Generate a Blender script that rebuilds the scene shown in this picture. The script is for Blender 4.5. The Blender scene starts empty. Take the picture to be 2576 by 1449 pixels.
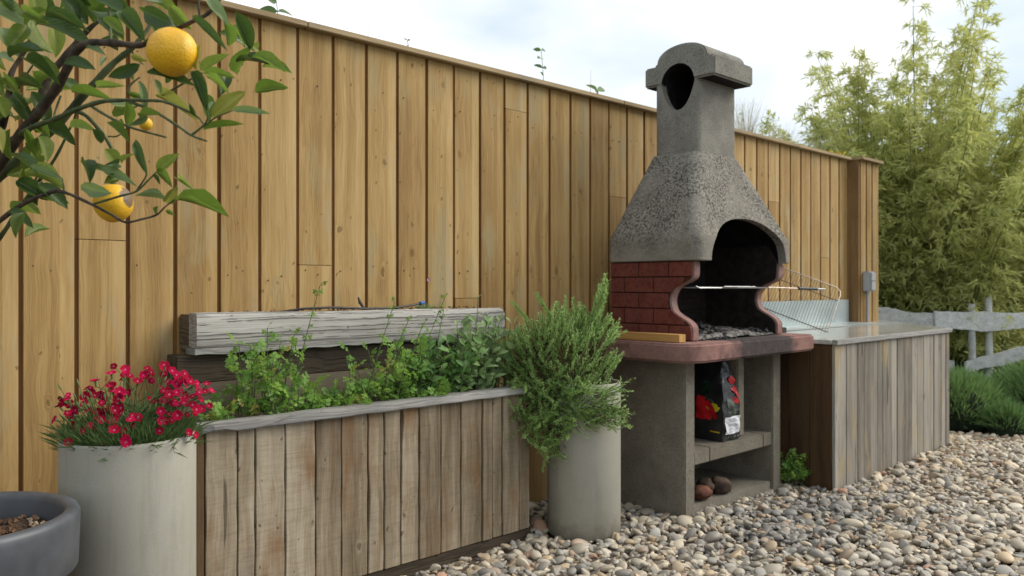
import bpy, bmesh, math, random
import numpy as np
from mathutils import Vector, Matrix, Quaternion
random.seed(7); rng = np.random.default_rng(7)
D = bpy.data
scene = bpy.context.scene
col = scene.collection
R = math.radians

# ------------------------------------------------------------------ camera
# fence front runs along X at Y = 2.68; ground is z = -0.03
GZ = -0.03
cam_d = D.cameras.new('camera')
cam = D.objects.new('camera', cam_d); col.objects.link(cam)
cam.location = (0, 0, 1.0)
fwd = Vector((.6914, .7225, 0.0)).normalized()
cam.rotation_euler = (R(90.0), 0, math.atan2(-fwd.x, fwd.y))
cam_d.sensor_width = 36; cam_d.lens = 36 * 2050 / 2576
cam_d.shift_y = -6.5 / 2576
cam_d.clip_end = 500; cam_d.clip_start = .05
cam_d.dof.use_dof = True; cam_d.dof.focus_distance = 2.1; cam_d.dof.aperture_fstop = 5.6
scene.camera = cam

# ------------------------------------------------------------------ sky and sun
SUN_EL, SUN_AZ = 40.0, 124.0          # azimuth measured clockwise from +Y
w = D.worlds.new('World'); scene.world = w; w.use_nodes = True
nt = w.node_tree; nt.nodes.clear()
wo = nt.nodes.new('ShaderNodeOutputWorld'); bg = nt.nodes.new('ShaderNodeBackground')
sky = nt.nodes.new('ShaderNodeTexSky'); sky.sky_type = 'NISHITA'; sky.sun_disc = False
sky.sun_elevation = R(SUN_EL); sky.sun_rotation = R(SUN_AZ)
sky.air_density = 1.0; sky.dust_density = 1.5; sky.ozone_density = 1.2
tc = nt.nodes.new('ShaderNodeTexCoord')
mp = nt.nodes.new('ShaderNodeMapping'); mp.inputs['Scale'].default_value = (1, 1, 2.2)
mp.inputs['Location'].default_value = (1.7, .35, .2)
n1 = nt.nodes.new('ShaderNodeTexNoise'); n1.inputs['Scale'].default_value = 1.5
n1.inputs['Detail'].default_value = 5; n1.inputs['Roughness'].default_value = .5
cr = nt.nodes.new('ShaderNodeValToRGB')
cr.color_ramp.elements[0].position = .42; cr.color_ramp.elements[1].position = .58
mixw = nt.nodes.new('ShaderNodeMixRGB'); mixw.inputs['Color2'].default_value = (19.0, 19.0, 19.6, 1)
veil = nt.nodes.new('ShaderNodeMixRGB'); veil.inputs['Fac'].default_value = .75
veil.inputs['Color2'].default_value = (12.5, 15.2, 16.8, 1)
nt.links.new(tc.outputs['Generated'], mp.inputs['Vector'])
nt.links.new(mp.outputs['Vector'], n1.inputs['Vector'])
nt.links.new(n1.outputs['Fac'], cr.inputs['Fac'])
nt.links.new(sky.outputs['Color'], veil.inputs['Color1'])
nt.links.new(veil.outputs['Color'], mixw.inputs['Color1'])
nt.links.new(cr.outputs['Color'], mixw.inputs['Fac'])
nt.links.new(mixw.outputs['Color'], bg.inputs['Color'])
bg.inputs['Strength'].default_value = .066
nt.links.new(bg.outputs['Background'], wo.inputs['Surface'])

sun_d = D.lights.new('sun', 'SUN'); sun_d.energy = 3.6; sun_d.angle = R(42); sun_d.color = (1, .94, .84)
sun = D.objects.new('sun', sun_d); col.objects.link(sun)
az = R(SUN_AZ); el = R(SUN_EL)
sdir = Vector((math.sin(az) * math.cos(el), math.cos(az) * math.cos(el), math.sin(el)))
sun.rotation_euler = sdir.to_track_quat('Z', 'Y').to_euler()
sun.location = (3, -3, 8)
vs = scene.view_settings
scene.display_settings.display_device = 'sRGB'
vs.view_transform = 'Standard'; vs.look = 'None'; vs.exposure = 0.0; vs.gamma = 1
vs.use_curve_mapping = False
scene.cycles.max_bounces = 8; scene.cycles.transparent_max_bounces = 6

# ------------------------------------------------------------------ helpers
def tag(o, label=None, cat=None, group=None, kind=None):
    if label: o['label'] = label
    if cat: o['category'] = cat
    if group: o['group'] = group
    if kind: o['kind'] = kind
    return o

def empty(name, loc, label, cat, group=None):
    o = D.objects.new(name, None); o.location = loc; o.empty_display_size = .05
    col.objects.link(o); return tag(o, label, cat, group)

class MB:
    def __init__(s): s.v = []; s.f = []; s.mi = []
    def add(s, vs_, fs, mi=0):
        b = len(s.v); s.v.extend([tuple(p) for p in vs_])
        s.f.extend([tuple(i + b for i in f) for f in fs]); s.mi.extend([mi] * len(fs)); return s
    def box(s, x0, x1, y0, y1, z0, z1, mi=0):
        return s.add([(x0,y0,z0),(x1,y0,z0),(x1,y1,z0),(x0,y1,z0),(x0,y0,z1),(x1,y0,z1),(x1,y1,z1),(x0,y1,z1)],
            [(0,3,2,1),(4,5,6,7),(0,1,5,4),(1,2,6,5),(2,3,7,6),(3,0,4,7)], mi)
    def prism(s, pts, axis, a, b, mi=0):
        """extrude closed 2D polygon pts along axis between a and b"""
        n = len(pts)
        def mk(p, q):
            if axis == 'x': return (q, p[0], p[1])
            if axis == 'y': return (p[0], q, p[1])
            return (p[0], p[1], q)
        vs_ = [mk(p, a) for p in pts] + [mk(p, b) for p in pts]
        fs = [(i, (i+1) % n, (i+1) % n + n, i + n) for i in range(n)]
        fs += [tuple(range(n))[::-1], tuple(range(n, 2*n))]
        return s.add(vs_, fs, mi)
    def tube(s, pts, rad, seg=7, mi=0, caps=True):
        pts = [Vector(p) for p in pts]; n = len(pts)
        if not isinstance(rad, (list, tuple)): rad = [rad] * n
        t = (pts[1] - pts[0]).normalized()
        up = Vector((0, 0, 1)) if abs(t.z) < .9 else Vector((1, 0, 0))
        nrm = t.cross(up).normalized()
        vs_ = []
        for i in range(n):
            t2 = (pts[min(i+1, n-1)] - pts[max(i-1, 0)])
            if t2.length < 1e-9: t2 = t
            t2.normalize()
            nrm = (nrm - t2 * nrm.dot(t2)).normalized(); bn = t2.cross(nrm)
            for k in range(seg):
                a = 2*math.pi*k/seg
                vs_.append(pts[i] + (nrm*math.cos(a) + bn*math.sin(a)) * rad[i])
        fs = []
        for i in range(n-1):
            for k in range(seg):
                k2 = (k+1) % seg
                fs.append((i*seg+k, i*seg+k2, (i+1)*seg+k2, (i+1)*seg+k))
        if caps:
            fs.append(tuple(range(seg))[::-1]); fs.append(tuple((n-1)*seg + k for k in range(seg)))
        return s.add(vs_, fs, mi)
    def lathe(s, prof, seg=48, cx=0, cy=0, mi=0):
        n = len(prof); vs_ = []
        for (r, z) in prof:
            for k in range(seg):
                a = 2*math.pi*k/seg; vs_.append((cx + r*math.cos(a), cy + r*math.sin(a), z))
        fs = []
        for i in range(n-1):
            for k in range(seg):
                k2 = (k+1) % seg
                fs.append((i*seg+k, i*seg+k2, (i+1)*seg+k2, (i+1)*seg+k))
        return s.add(vs_, fs, mi)
    def mesh(s, name, mats, org=(0,0,0), smooth=False):
        me = D.meshes.new(name)
        ox, oy, oz = org
        me.from_pydata([(x-ox, y-oy, z-oz) for x, y, z in s.v], [], s.f)
        if not isinstance(mats, (list, tuple)): mats = [mats]
        for m in mats: me.materials.append(m)
        if len(mats) > 1: me.polygons.foreach_set('material_index', s.mi)
        if smooth: me.polygons.foreach_set('use_smooth', [True]*len(me.polygons))
        me.update(); return me
    def build(s, name, mats, parent=None, org=None, smooth=False, bevel=0, segs=2, rough=0):
        if org is None:
            a = np.array(s.v); org = ((a[:,0].min()+a[:,0].max())/2, (a[:,1].min()+a[:,1].max())/2, a[:,2].min())
        me = s.mesh(name, mats, org, smooth)
        if bevel or rough:
            bm = bmesh.new(); bm.from_mesh(me)
            bmesh.ops.recalc_face_normals(bm, faces=bm.faces)
            if bevel:
                es = [e for e in bm.edges if len(e.link_faces) == 2 and e.calc_face_angle(0) > .5]
                bmesh.ops.bevel(bm, geom=es, offset=bevel, segments=segs, affect='EDGES', clamp_overlap=True)
            bm.to_mesh(me); bm.free()
        return link(name, me, parent, org)

def world_loc(o):
    v = Vector((0,0,0))
    while o is not None: v += o.location; o = o.parent
    return v

def link(name, me, parent=None, org=(0,0,0)):
    o = D.objects.new(name, me); col.objects.link(o)
    if parent is not None:
        o.parent = parent; o.location = Vector(org) - world_loc(parent)
    else: o.location = org
    return o

def autosmooth(o, ang=40):
    me = o.data
    bm = bmesh.new(); bm.from_mesh(me)
    for f in bm.faces: f.smooth = True
    for e in bm.edges:
        e.smooth = not (len(e.link_faces) == 2 and e.calc_face_angle(0) > R(ang))
    bm.to_mesh(me); bm.free(); return o

# ------------------------------------------------------------------ materials
class NT:
    def __init__(s, name, rough=.8, spec=.3):
        s.m = D.materials.new(name); s.m.use_nodes = True; s.t = s.m.node_tree
        s.b = s.t.nodes['Principled BSDF']; s.b.inputs['Roughness'].default_value = rough
        s.b.inputs['Specular IOR Level'].default_value = spec
        s.c = s.n('ShaderNodeTexCoord').outputs['Object']
    def n(s, t, **k):
        x = s.t.nodes.new(t)
        for a, b in k.items(): setattr(x, a, b)
        return x
    def l(s, a, b): s.t.links.new(a, b)
    def inp(s, node, key, v):
        if hasattr(v, 'is_linked') or isinstance(v, bpy.types.NodeSocket): s.l(v, node.inputs[key])
        else: node.inputs[key].default_value = v
    def math(s, op, a, b=0.0, c=0.0, clamp=False):
        x = s.n('ShaderNodeMath', operation=op, use_clamp=clamp)
        s.inp(x, 0, a); s.inp(x, 1, b); s.inp(x, 2, c); return x.outputs[0]
    def vmath(s, op, a, b):
        x = s.n('ShaderNodeVectorMath', operation=op); s.inp(x, 0, a); s.inp(x, 1, b); return x.outputs[0]
    def map(s, v, scale=(1,1,1), loc=(0,0,0)):
        x = s.n('ShaderNodeMapping'); s.inp(x, 'Vector', v); x.inputs['Scale'].default_value = scale
        x.inputs['Location'].default_value = loc; return x.outputs[0]
    def noise(s, v, scale, detail=4, rough=.55, dist=0, out='Fac'):
        x = s.n('ShaderNodeTexNoise'); s.inp(x, 'Vector', v)
        x.inputs['Scale'].default_value = scale; x.inputs['Detail'].default_value = detail
        x.inputs['Roughness'].default_value = rough; x.inputs['Distortion'].default_value = dist
        return x.outputs[out]
    def ramp(s, v, stops, interp='LINEAR'):
        x = s.n('ShaderNodeValToRGB'); s.inp(x, 'Fac', v); r = x.color_ramp; r.interpolation = interp
        while len(r.elements) < len(stops): r.elements.new(.5)
        for e, (p, c) in zip(r.elements, stops):
            e.position = p; e.color = (*c, 1) if len(c) == 3 else c
        return x.outputs['Color']
    def grey(s, v, a, b): return s.ramp(v, [(a, (0,0,0)), (b, (1,1,1))])
    def mix(s, f, a, b, mode='MIX'):
        x = s.n('ShaderNodeMixRGB', blend_type=mode); s.inp(x, 'Fac', f)
        for k, v in (('Color1', a), ('Color2', b)):
            if isinstance(v, tuple) and len(v) == 3: v = (*v, 1)
            s.inp(x, k, v)
        return x.outputs[0]
    def bump(s, h, strength=.4, dist=.01):
        x = s.n('ShaderNodeBump'); x.inputs['Strength'].default_value = strength
        x.inputs['Distance'].default_value = dist; s.l(h, x.inputs['Height']); s.l(x.outputs[0], s.b.inputs['Normal'])
    def rand(s): return s.n('ShaderNodeObjectInfo').outputs['Random']
    def offset(s):
        r = s.rand(); cx = s.n('ShaderNodeCombineXYZ')
        s.l(s.math('MULTIPLY', r, 37.0), cx.inputs[0]); s.l(s.math('MULTIPLY', r, 91.0), cx.inputs[1]); s.l(s.math('MULTIPLY', r, 53.0), cx.inputs[2])
        return s.vmath('ADD', s.c, cx.outputs[0])
    def done(s, colr): s.inp(s.b, 'Base Color', colr if not isinstance(colr, tuple) else (*colr, 1)); return s.m

def flat(name, c, rough=.7, metal=0, spec=.3, var=.12, scale=20):
    t = NT(name, rough, spec); t.b.inputs['Metallic'].default_value = metal
    k = t.noise(t.offset(), scale, 4)
    c2 = tuple(x*(1-var*1.5) for x in c); c3 = tuple(min(1, x*(1+var)) for x in c)
    t.bump(k, .15, .002)
    return t.done(t.ramp(k, [(.3, c2), (.7, c3)]))

def wood(name, dark, mid, light, axis='z', knots=.6, grain=1.0, bumps=.35, rough=.75, stain=None, saw=0, crack=0, tonevar=.25, mould=None, lines=0, warp_=.05):
    t = NT(name, rough, .25)
    v = t.offset()
    al = {'x': (.035, 1, 1), 'y': (1, .035, 1), 'z': (1, 1, .035)}[axis]
    wv = {'x': (.4, 1, 1), 'y': (1, .4, 1), 'z': (1, 1, .4)}[axis]
    # knots
    sp = t.n('ShaderNodeSeparateXYZ'); t.l(v, sp.inputs[0]); X_, Y_, Z_ = sp.outputs
    across, along = {'x': (t.math('ADD', Y_, Z_), X_), 'y': (t.math('ADD', X_, Z_), Y_), 'z': (t.math('ADD', X_, Y_), Z_)}[axis]
    wn_ = t.math('MULTIPLY', t.math('SUBTRACT', t.noise(v, 14, 3, .6), .5), .05)
    def kn(scale, alsc, gate_at, size, off):
        cb = t.n('ShaderNodeCombineXYZ'); t.l(t.math('ADD', t.math('ADD', across, wn_), off), cb.inputs[0]); t.l(t.math('MULTIPLY', t.math('ADD', along, wn_), alsc), cb.inputs[1])
        vo = t.n('ShaderNodeTexVoronoi', voronoi_dimensions='2D'); vo.inputs['Scale'].default_value = scale; vo.inputs['Randomness'].default_value = .9
        t.l(cb.outputs[0], vo.inputs['Vector']); sep = t.n('ShaderNodeSeparateColor'); t.l(vo.outputs['Color'], sep.inputs[0])
        g = t.math('GREATER_THAN', sep.outputs[0], gate_at)
        sz = t.math('MULTIPLY', size, t.math('ADD', .45, t.math('MULTIPLY', sep.outputs[1], .9)))
        r = t.math('DIVIDE', t.math('DIVIDE', vo.outputs['Distance'], scale), sz)
        return t.math('MULTIPLY', t.math('POWER', t.math('SUBTRACT', 1.0, t.math('MULTIPLY', r, .28), clamp=True), 3.0), g), t.math('MULTIPLY', t.math('LESS_THAN', r, 1.0), g), r
    if knots > 0:
        kf, core, kr = kn(8.0, .55, 1 - .36*knots, .0075, 0.0)
        kf2, pin, _r = kn(17.0, .6, 1 - .30*knots, .0035, 3.3)
    else:
        kf = core = pin = t.math('MULTIPLY', across, 0.0)
    wob = t.noise(v, 3.0, 2, out='Color')
    warp = t.vmath('ADD', v, t.vmath('SCALE', wob, (0,0,0)))
    wsc = t.n('ShaderNodeVectorMath', operation='SCALE'); t.l(wob, wsc.inputs[0]); wsc.inputs[3].default_value = warp_
    kx = t.n('ShaderNodeCombineXYZ')
    for i in range(3): t.l(t.math('MULTIPLY', kf, .06), kx.inputs[i])
    gv = t.vmath('ADD', t.vmath('ADD', v, wsc.outputs[0]), kx.outputs[0])
    g1 = t.noise(t.map(gv, al), 26*grain, 3, .5)           # broad bands
    g2 = t.noise(t.map(gv, al), 130*grain, 3, .6)          # fine grain
    big = t.noise(v, 1.6, 3, .5)
    f = t.math('ADD', t.math('MULTIPLY', g1, .5), t.math('ADD', t.math('MULTIPLY', g2, .3), t.math('MULTIPLY', big, .35)))
    f = t.math('ADD', f, t.math('MULTIPLY', t.math('SUBTRACT', t.rand(), .5), tonevar*.5))
    c = t.ramp(f, [(.38, dark), (.56, mid), (.74, light)])
    c = t.mix(t.math('MULTIPLY', kf, .42), c, tuple(x*.62 for x in dark))
    c = t.mix(t.math('MULTIPLY', core, .42), c, tuple(x*.42 for x in dark))
    c = t.mix(t.math('MULTIPLY', pin, .65), c, tuple(x*.4 for x in dark))
    if stain:
        sn = t.noise(t.map(v, {'x': (.35,1,1), 'y': (1,.35,1), 'z': (1,1,.35)}[axis]), 7, 5, .6)
        c = t.mix(t.math('MULTIPLY', t.grey(sn, .53, .68), .78), c, stain)
    if mould:
        sn = t.noise(t.map(v, {'x': (.3,1,1), 'y': (1,.3,1), 'z': (1,1,.3)}[axis], (4,7,1)), 5, 6, .65)
        c = t.mix(t.math('MULTIPLY', t.grey(sn, .55, .75), .7), c, mould)
    h = t.math('ADD', t.math('MULTIPLY', g2, .6), t.math('MULTIPLY', kf, -.8))
    if saw:
        sv = t.noise(t.map(v, {'z': (.12,.12,1), 'x': (1,.12,.12), 'y': (.12,1,.12)}[axis]), 90, 3, .6, 1.0)
        c = t.mix(t.math('MULTIPLY', t.grey(sv, .45, .65), .28*saw), c, tuple(x*.62 for x in dark))
        h = t.math('ADD', h, t.math('MULTIPLY', sv, .6*saw))
    if lines:
        al2 = {'x': (.010, 1, 1), 'y': (1, .010, 1), 'z': (1, 1, .010)}[axis]
        ln = t.noise(t.map(gv, al2), 130, 3, .5)
        lf = t.ramp(ln, [(.40, (1,1,1)), (.49, (0,0,0))])
        c = t.mix(t.math('MULTIPLY', lf, .85*lines), c, tuple(x*.3 for x in dark))
        h = t.math('SUBTRACT', h, t.math('MULTIPLY', lf, 1.6))
    if crack:
        al3 = {'x': (.05, 1, 1), 'y': (1, .05, 1), 'z': (1, 1, .05)}[axis]
        ck = t.noise(t.map(gv, al3, (3,5,2)), 22, 2, .5)
        cf = t.ramp(ck, [(.265, (1,1,1)), (.285, (0,0,0))])
        c = t.mix(t.math('MULTIPLY', cf, crack), c, (.02, .015, .01))
        h = t.math('SUBTRACT', h, t.math('MULTIPLY', cf, 2.0))
    t.bump(h, bumps, .004)
    return t.done(c)

def concrete(name, c, speck=.3, speckcol=(.03,.03,.03), speckscale=70, fine=260, bumps=.6, patch=None, patchscale=4, rough=.95, bd=.006, lo=.52, hi=.62, k_lo=.58, k_hi=1.4):
    t = NT(name, rough, .15); v = t.offset()
    a = t.noise(v, fine, 3, .7); b = t.noise(v, 9, 5, .6); s = t.noise(v, speckscale, 3, .6)
    col_ = t.ramp(t.math('ADD', t.math('MULTIPLY', a, .6), t.math('MULTIPLY', b, .4)), [(.34, tuple(x*k_lo for x in c)), (.5, c), (.66, tuple(min(1, x*k_hi) for x in c))])
    if speck: col_ = t.mix(t.math('MULTIPLY', t.grey(s, lo, hi), speck), col_, speckcol)
    if patch:
        p = t.noise(v, patchscale, 5, .6); col_ = t.mix(t.math('MULTIPLY', t.grey(p, .48, .66), .8), col_, patch)
    t.bump(t.math('ADD', t.math('MULTIPLY', a, .5), t.math('MULTIPLY', s, 1.0)), bumps, bd)
    return t, col_

def leafmat(name, c1, c2, c3, rough=.45, trans=.35, scale=6, tc_=None, spec=.4):
    t = NT(name, rough, spec)
    r = t.rand(); k = t.noise(t.c, scale, 3)
    f = t.math('ADD', t.math('MULTIPLY', r, .55), t.math('MULTIPLY', k, .45))
    c = t.ramp(f, [(.2, c1), (.5, c2), (.8, c3)])
    if name.startswith('citrus'):
        sp = t.n('ShaderNodeSeparateXYZ'); t.l(t.c, sp.inputs[0]); ay = t.math('ABSOLUTE', sp.outputs[1])
        c = t.mix(t.math('MULTIPLY', t.ramp(ay, [(.012, (1,1,1)), (.03, (0,0,0))]), .55), c, tuple(min(1, x*1.5) for x in c3))
        sv = t.math('SINE', t.math('MULTIPLY', t.math('SUBTRACT', sp.outputs[0], t.math('MULTIPLY', ay, .9)), 62.0))
        t.bump(t.math('ADD', sv, t.math('MULTIPLY', t.ramp(ay, [(.0, (1,1,1)), (.04, (0,0,0))]), -3.0)), .12, .02)
    t.inp(t.b, 'Base Color', c)
    tr = t.n('ShaderNodeBsdfTranslucent')
    t.l(t.mix(.5, c, tc_ or tuple(min(1, x*1.6) for x in c3)), tr.inputs['Color'])
    mx = t.n('ShaderNodeMixShader'); mx.inputs[0].default_value = trans
    t.l(t.b.outputs[0], mx.inputs[1]); t.l(tr.outputs[0], mx.inputs[2])
    out = [n for n in t.t.nodes if n.type == 'OUTPUT_MATERIAL'][0]; t.l(mx.outputs[0], out.inputs['Surface'])
    return t.m

M = {}
M['fence'] = wood('pine_board', (.225,.128,.044), (.345,.216,.080), (.46,.312,.134), knots=1.0, tonevar=.28, stain=(.32,.255,.135), lines=.10, bumps=.2)
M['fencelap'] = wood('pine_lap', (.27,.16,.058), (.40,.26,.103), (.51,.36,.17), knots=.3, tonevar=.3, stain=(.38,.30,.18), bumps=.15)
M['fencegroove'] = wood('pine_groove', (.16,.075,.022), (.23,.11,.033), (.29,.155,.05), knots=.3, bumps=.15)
M['fencecap'] = wood('pine_cap', (.22,.15,.08), (.34,.25,.14), (.44,.34,.2), axis='x', knots=.2, tonevar=.2, stain=(.22,.19,.14))
M['plank'] = wood('aged_plank', (.11,.08,.048), (.24,.19,.128), (.38,.32,.235), knots=.8, tonevar=.42, stain=(.19,.095,.038), saw=.7, mould=(.15,.14,.12), crack=.6)
M['corner'] = wood('stained_corner', (.12,.065,.025), (.19,.11,.045), (.27,.17,.075), knots=.4)
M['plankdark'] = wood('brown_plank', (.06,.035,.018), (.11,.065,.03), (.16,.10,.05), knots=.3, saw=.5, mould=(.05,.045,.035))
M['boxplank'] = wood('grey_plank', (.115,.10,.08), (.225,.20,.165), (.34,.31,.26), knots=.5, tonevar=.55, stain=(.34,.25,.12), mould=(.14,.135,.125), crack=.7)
M['boxside'] = wood('shaded_brown_plank', (.035,.02,.010), (.07,.037,.015), (.105,.06,.026), knots=.2, tonevar=.4, mould=(.07,.05,.03))  # brown side planks, darkened: the slab's shade is put into the colour
M['capgrey'] = wood('weathered_capping', (.15,.145,.14), (.27,.26,.245), (.38,.37,.35), axis='x', knots=.35, mould=(.14,.13,.12), crack=1, lines=.25)
M['sleeper'] = wood('silver_timber', (.22,.205,.185), (.37,.35,.32), (.5,.48,.45), axis='x', knots=.6, lines=.62, bumps=.8, warp_=.022, mould=(.24,.23,.21))
M['sleeperend'] = wood('timber_end', (.07,.05,.03), (.11,.08,.05), (.16,.12,.08), axis='y', knots=0, lines=.6)
M['backwood'] = wood('old_back_board', (.07,.055,.035), (.12,.095,.065), (.17,.14,.10), axis='x', knots=.4)
M['darkwood'] = wood('dark_timber', (.03,.022,.014), (.055,.04,.026), (.085,.065,.045), axis='x', knots=.3, lines=.5)  # dark brown timber; on the upper end board it paints in shadow
M['offcut'] = wood('pine_offcut', (.30,.15,.04), (.45,.25,.08), (.55,.34,.13), axis='y', knots=.1)
M['greyrail'] = wood('split_chestnut', (.38,.38,.36), (.56,.56,.54), (.7,.7,.68), axis='x', knots=.2, lines=.4, crack=.5)

t, c_ = concrete('pot_concrete', (.335,.32,.27), speck=.10, speckcol=(.22,.2,.16), speckscale=9, fine=420, bumps=.12, rough=.8, patch=(.285,.27,.215), patchscale=2.2, k_lo=.85, k_hi=1.12)
v = t.offset(); st = t.noise(t.map(v, (1,1,.10)), 16, 5, .65); c_ = t.mix(t.math('MULTIPLY', t.grey(st, .54, .72), .40), c_, (.20,.185,.14))
sz_ = t.n('ShaderNodeSeparateXYZ'); t.l(t.c, sz_.inputs[0]); spl = t.noise(t.c, 28, 5, .7)
c_ = t.mix(t.math('MULTIPLY', t.ramp(t.math('ADD', sz_.outputs['Z'], t.math('MULTIPLY', t.math('SUBTRACT', spl, .5), .16)), [(.01, (1,1,1)), (.085, (0,0,0))]), .6), c_, (.15,.125,.09))
sc2 = t.noise(t.map(t.c, (1,1,5)), 40, 4, .7); c_ = t.mix(t.math('MULTIPLY', t.grey(sc2, .66, .72), .35), c_, (.17,.155,.12))
M['pot'] = t.done(c_)
t, c_ = concrete('chimney_concrete', (.245,.23,.20), speck=.5, speckscale=160, fine=330, bumps=.7, lo=.5, hi=.66)
M['chimney'] = t.done(c_)
t, c_ = concrete('hood_concrete', (.235,.215,.18), speck=0, fine=330, bumps=.7)
v = t.offset(); s_ = t.noise(v, 95, 4, .65); pz = t.noise(v, 5, 4, .6)
hgt = t.n('ShaderNodeSeparateXYZ'); t.l(t.c, hgt.inputs[0])
band = t.math('MULTIPLY', t.grey(hgt.outputs['Z'], -.02, .16), 1.0)
lim = t.math('MULTIPLY', t.math('MULTIPLY', t.grey(s_, .47, .56), band), t.grey(pz, .30, .55))
c_ = t.mix(t.math('MULTIPLY', lim, .85), c_, (.035,.032,.032))
sp2 = t.noise(t.vmath('ADD', v, (3.1,2.2,1.7)), 120, 3, .6)
c_ = t.mix(t.math('MULTIPLY', t.math('MULTIPLY', t.grey(sp2, .60, .66), band), .55), c_, (.50,.49,.45))
M['hood'] = t.done(c_)
t, c_ = concrete('cast_stone', (.19,.17,.135), speck=.35, speckscale=110, fine=330, bumps=.6, patch=(.135,.115,.085), patchscale=3)
M['stone'] = t.done(c_)
t, c_ = concrete('red_brick_face', (.15,.048,.035), speck=.6, speckcol=(.12,.02,.015), speckscale=40, fine=300, bumps=.4)
M['brick'] = t.done(c_)
t, c_ = concrete('red_joint', (.07,.022,.017), speck=0, fine=300, bumps=.3)
M['joint'] = t.done(c_)
t, c_ = concrete('pink_edge', (.26,.15,.13), speck=.6, speckcol=(.16,.10,.09), speckscale=30, fine=300, bumps=.5, patch=(.25,.2,.18), patchscale=6)
M['pink'] = t.done(c_)
# red slab with the soot mark in the middle of the front
t, c_ = concrete('red_slab', (.235,.13,.115), speck=.4, speckcol=(.10,.055,.045), speckscale=28, fine=260, bumps=.7, patch=(.26,.15,.12), patchscale=5)
sx = t.n('ShaderNodeSeparateXYZ'); t.l(t.c, sx.inputs[0])
dx = t.math('ABSOLUTE', t.math('SUBTRACT', sx.outputs['X'], .05))
nn = t.noise(t.c, 9, 4, .6)
so = t.grey(t.math('ADD', t.math('SUBTRACT', .33, dx), t.math('MULTIPLY', t.math('SUBTRACT', nn, .5), .5)), -.04, .12)
c_ = t.mix(t.math('MULTIPLY', so, .92), c_, t.mix(t.noise(t.c, 25, 3), (.022,.02,.02), (.075,.068,.068)))
M['slab'] = t.done(c_)
M['soot'] = flat('soot', (.012,.011,.011), .95, var=.5, scale=30)
M['sootbrick'] = flat('sooty_brick', (.018,.013,.011), .95, var=.5, scale=30)
M['ash'] = flat('ash', (.14,.13,.12), .98, var=.6, scale=45)
M['coal'] = flat('charcoal', (.018,.018,.019), .75, var=.5, scale=60, spec=.4)
M['chrome'] = flat('chrome_wire', (.26,.26,.26), .42, 1.0, var=.05)
M['rust'] = flat('blued_wire', (.10,.075,.06), .5, .6, var=.3)
M['steel'] = flat('dull_steel', (.30,.25,.22), .35, .9, var=.15)
M['black'] = flat('black_plastic', (.012,.012,.013), .45, spec=.4)
t = NT('zinc', .38); t.b.inputs['Metallic'].default_value = .55
zn = t.noise(t.c, 3.5, 4); zs = t.noise(t.c, 60, 3)
t.bump(t.noise(t.c, 4, 2), .25, .02)
M['zinc'] = t.done(t.mix(t.math('MULTIPLY', t.grey(zs, .5, .7), .25), t.ramp(zn, [(.35, (.34,.40,.40)), (.65, (.52,.57,.57))]), (.3,.33,.33)))
t = NT('worktop', .12, .6)
wn = t.noise(t.c, 5, 6, .65); w2 = t.noise(t.map(t.c, (1,3,1)), 6, 5, .6)
cw = t.ramp(wn, [(.35, (.33,.32,.28)), (.65, (.47,.46,.42))])
cw = t.mix(t.grey(w2, .60, .66), cw, (.62,.60,.54))
t.bump(wn, .2, .003)
M['worktop'] = t.done(cw)
M['gplastic'] = flat('grey_plastic', (.36,.37,.38), .45, var=.05)
M['bowl'] = flat('slate_plastic', (.04,.048,.056), .45, var=.35, scale=9, spec=.5)
M['bowlrim'] = flat('slate_rim', (.075,.08,.09), .45, var=.2, scale=12, spec=.45)
M['soil'] = flat('potting_soil', (.045,.028,.018), .98, var=.8, scale=70)
M['bark'] = flat('bark_crumb', (.12,.065,.035), .95, var=.6, scale=50)
M['chip'] = flat('pale_wood_chip', (.32,.25,.17), .9, var=.4)
M['limb'] = flat('citrus_bark', (.075,.055,.038), .85, var=.5, scale=40)
M['greenstem'] = flat('green_stem', (.085,.105,.045), .7, var=.35, scale=30)
M['woodystem'] = flat('woody_stem', (.10,.065,.035), .85, var=.4, scale=60)
t = NT('lemon_skin', .42, .45)
pv = t.n('ShaderNodeTexVoronoi'); pv.inputs['Scale'].default_value = 260; t.l(t.c, pv.inputs['Vector'])
t.b.inputs['Subsurface Weight'].default_value = .12; t.b.inputs['Subsurface Radius'].default_value = (.01,.006,.002)
t.bump(t.math('ADD', t.math('MULTIPLY', pv.outputs['Distance'], -.9), t.math('MULTIPLY', t.noise(t.c, 30, 3), .8)), .32, .0022)
ln = t.noise(t.c, 14, 4)
lc = t.ramp(ln, [(.3, (.72,.34,.010)), (.6, (.82,.46,.016)), (.8, (.86,.56,.04))])
M['lemon'] = t.done(lc)
t2 = NT('scarred_lemon', .5, .4)
pv = t2.n('ShaderNodeTexVoronoi'); pv.inputs['Scale'].default_value = 260; t2.l(t2.c, pv.inputs['Vector'])
t2.bump(t2.math('ADD', t2.math('MULTIPLY', pv.outputs['Distance'], -.7), t2.math('MULTIPLY', t2.noise(t2.c, 30, 3), .9)), .3, .002)
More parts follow.
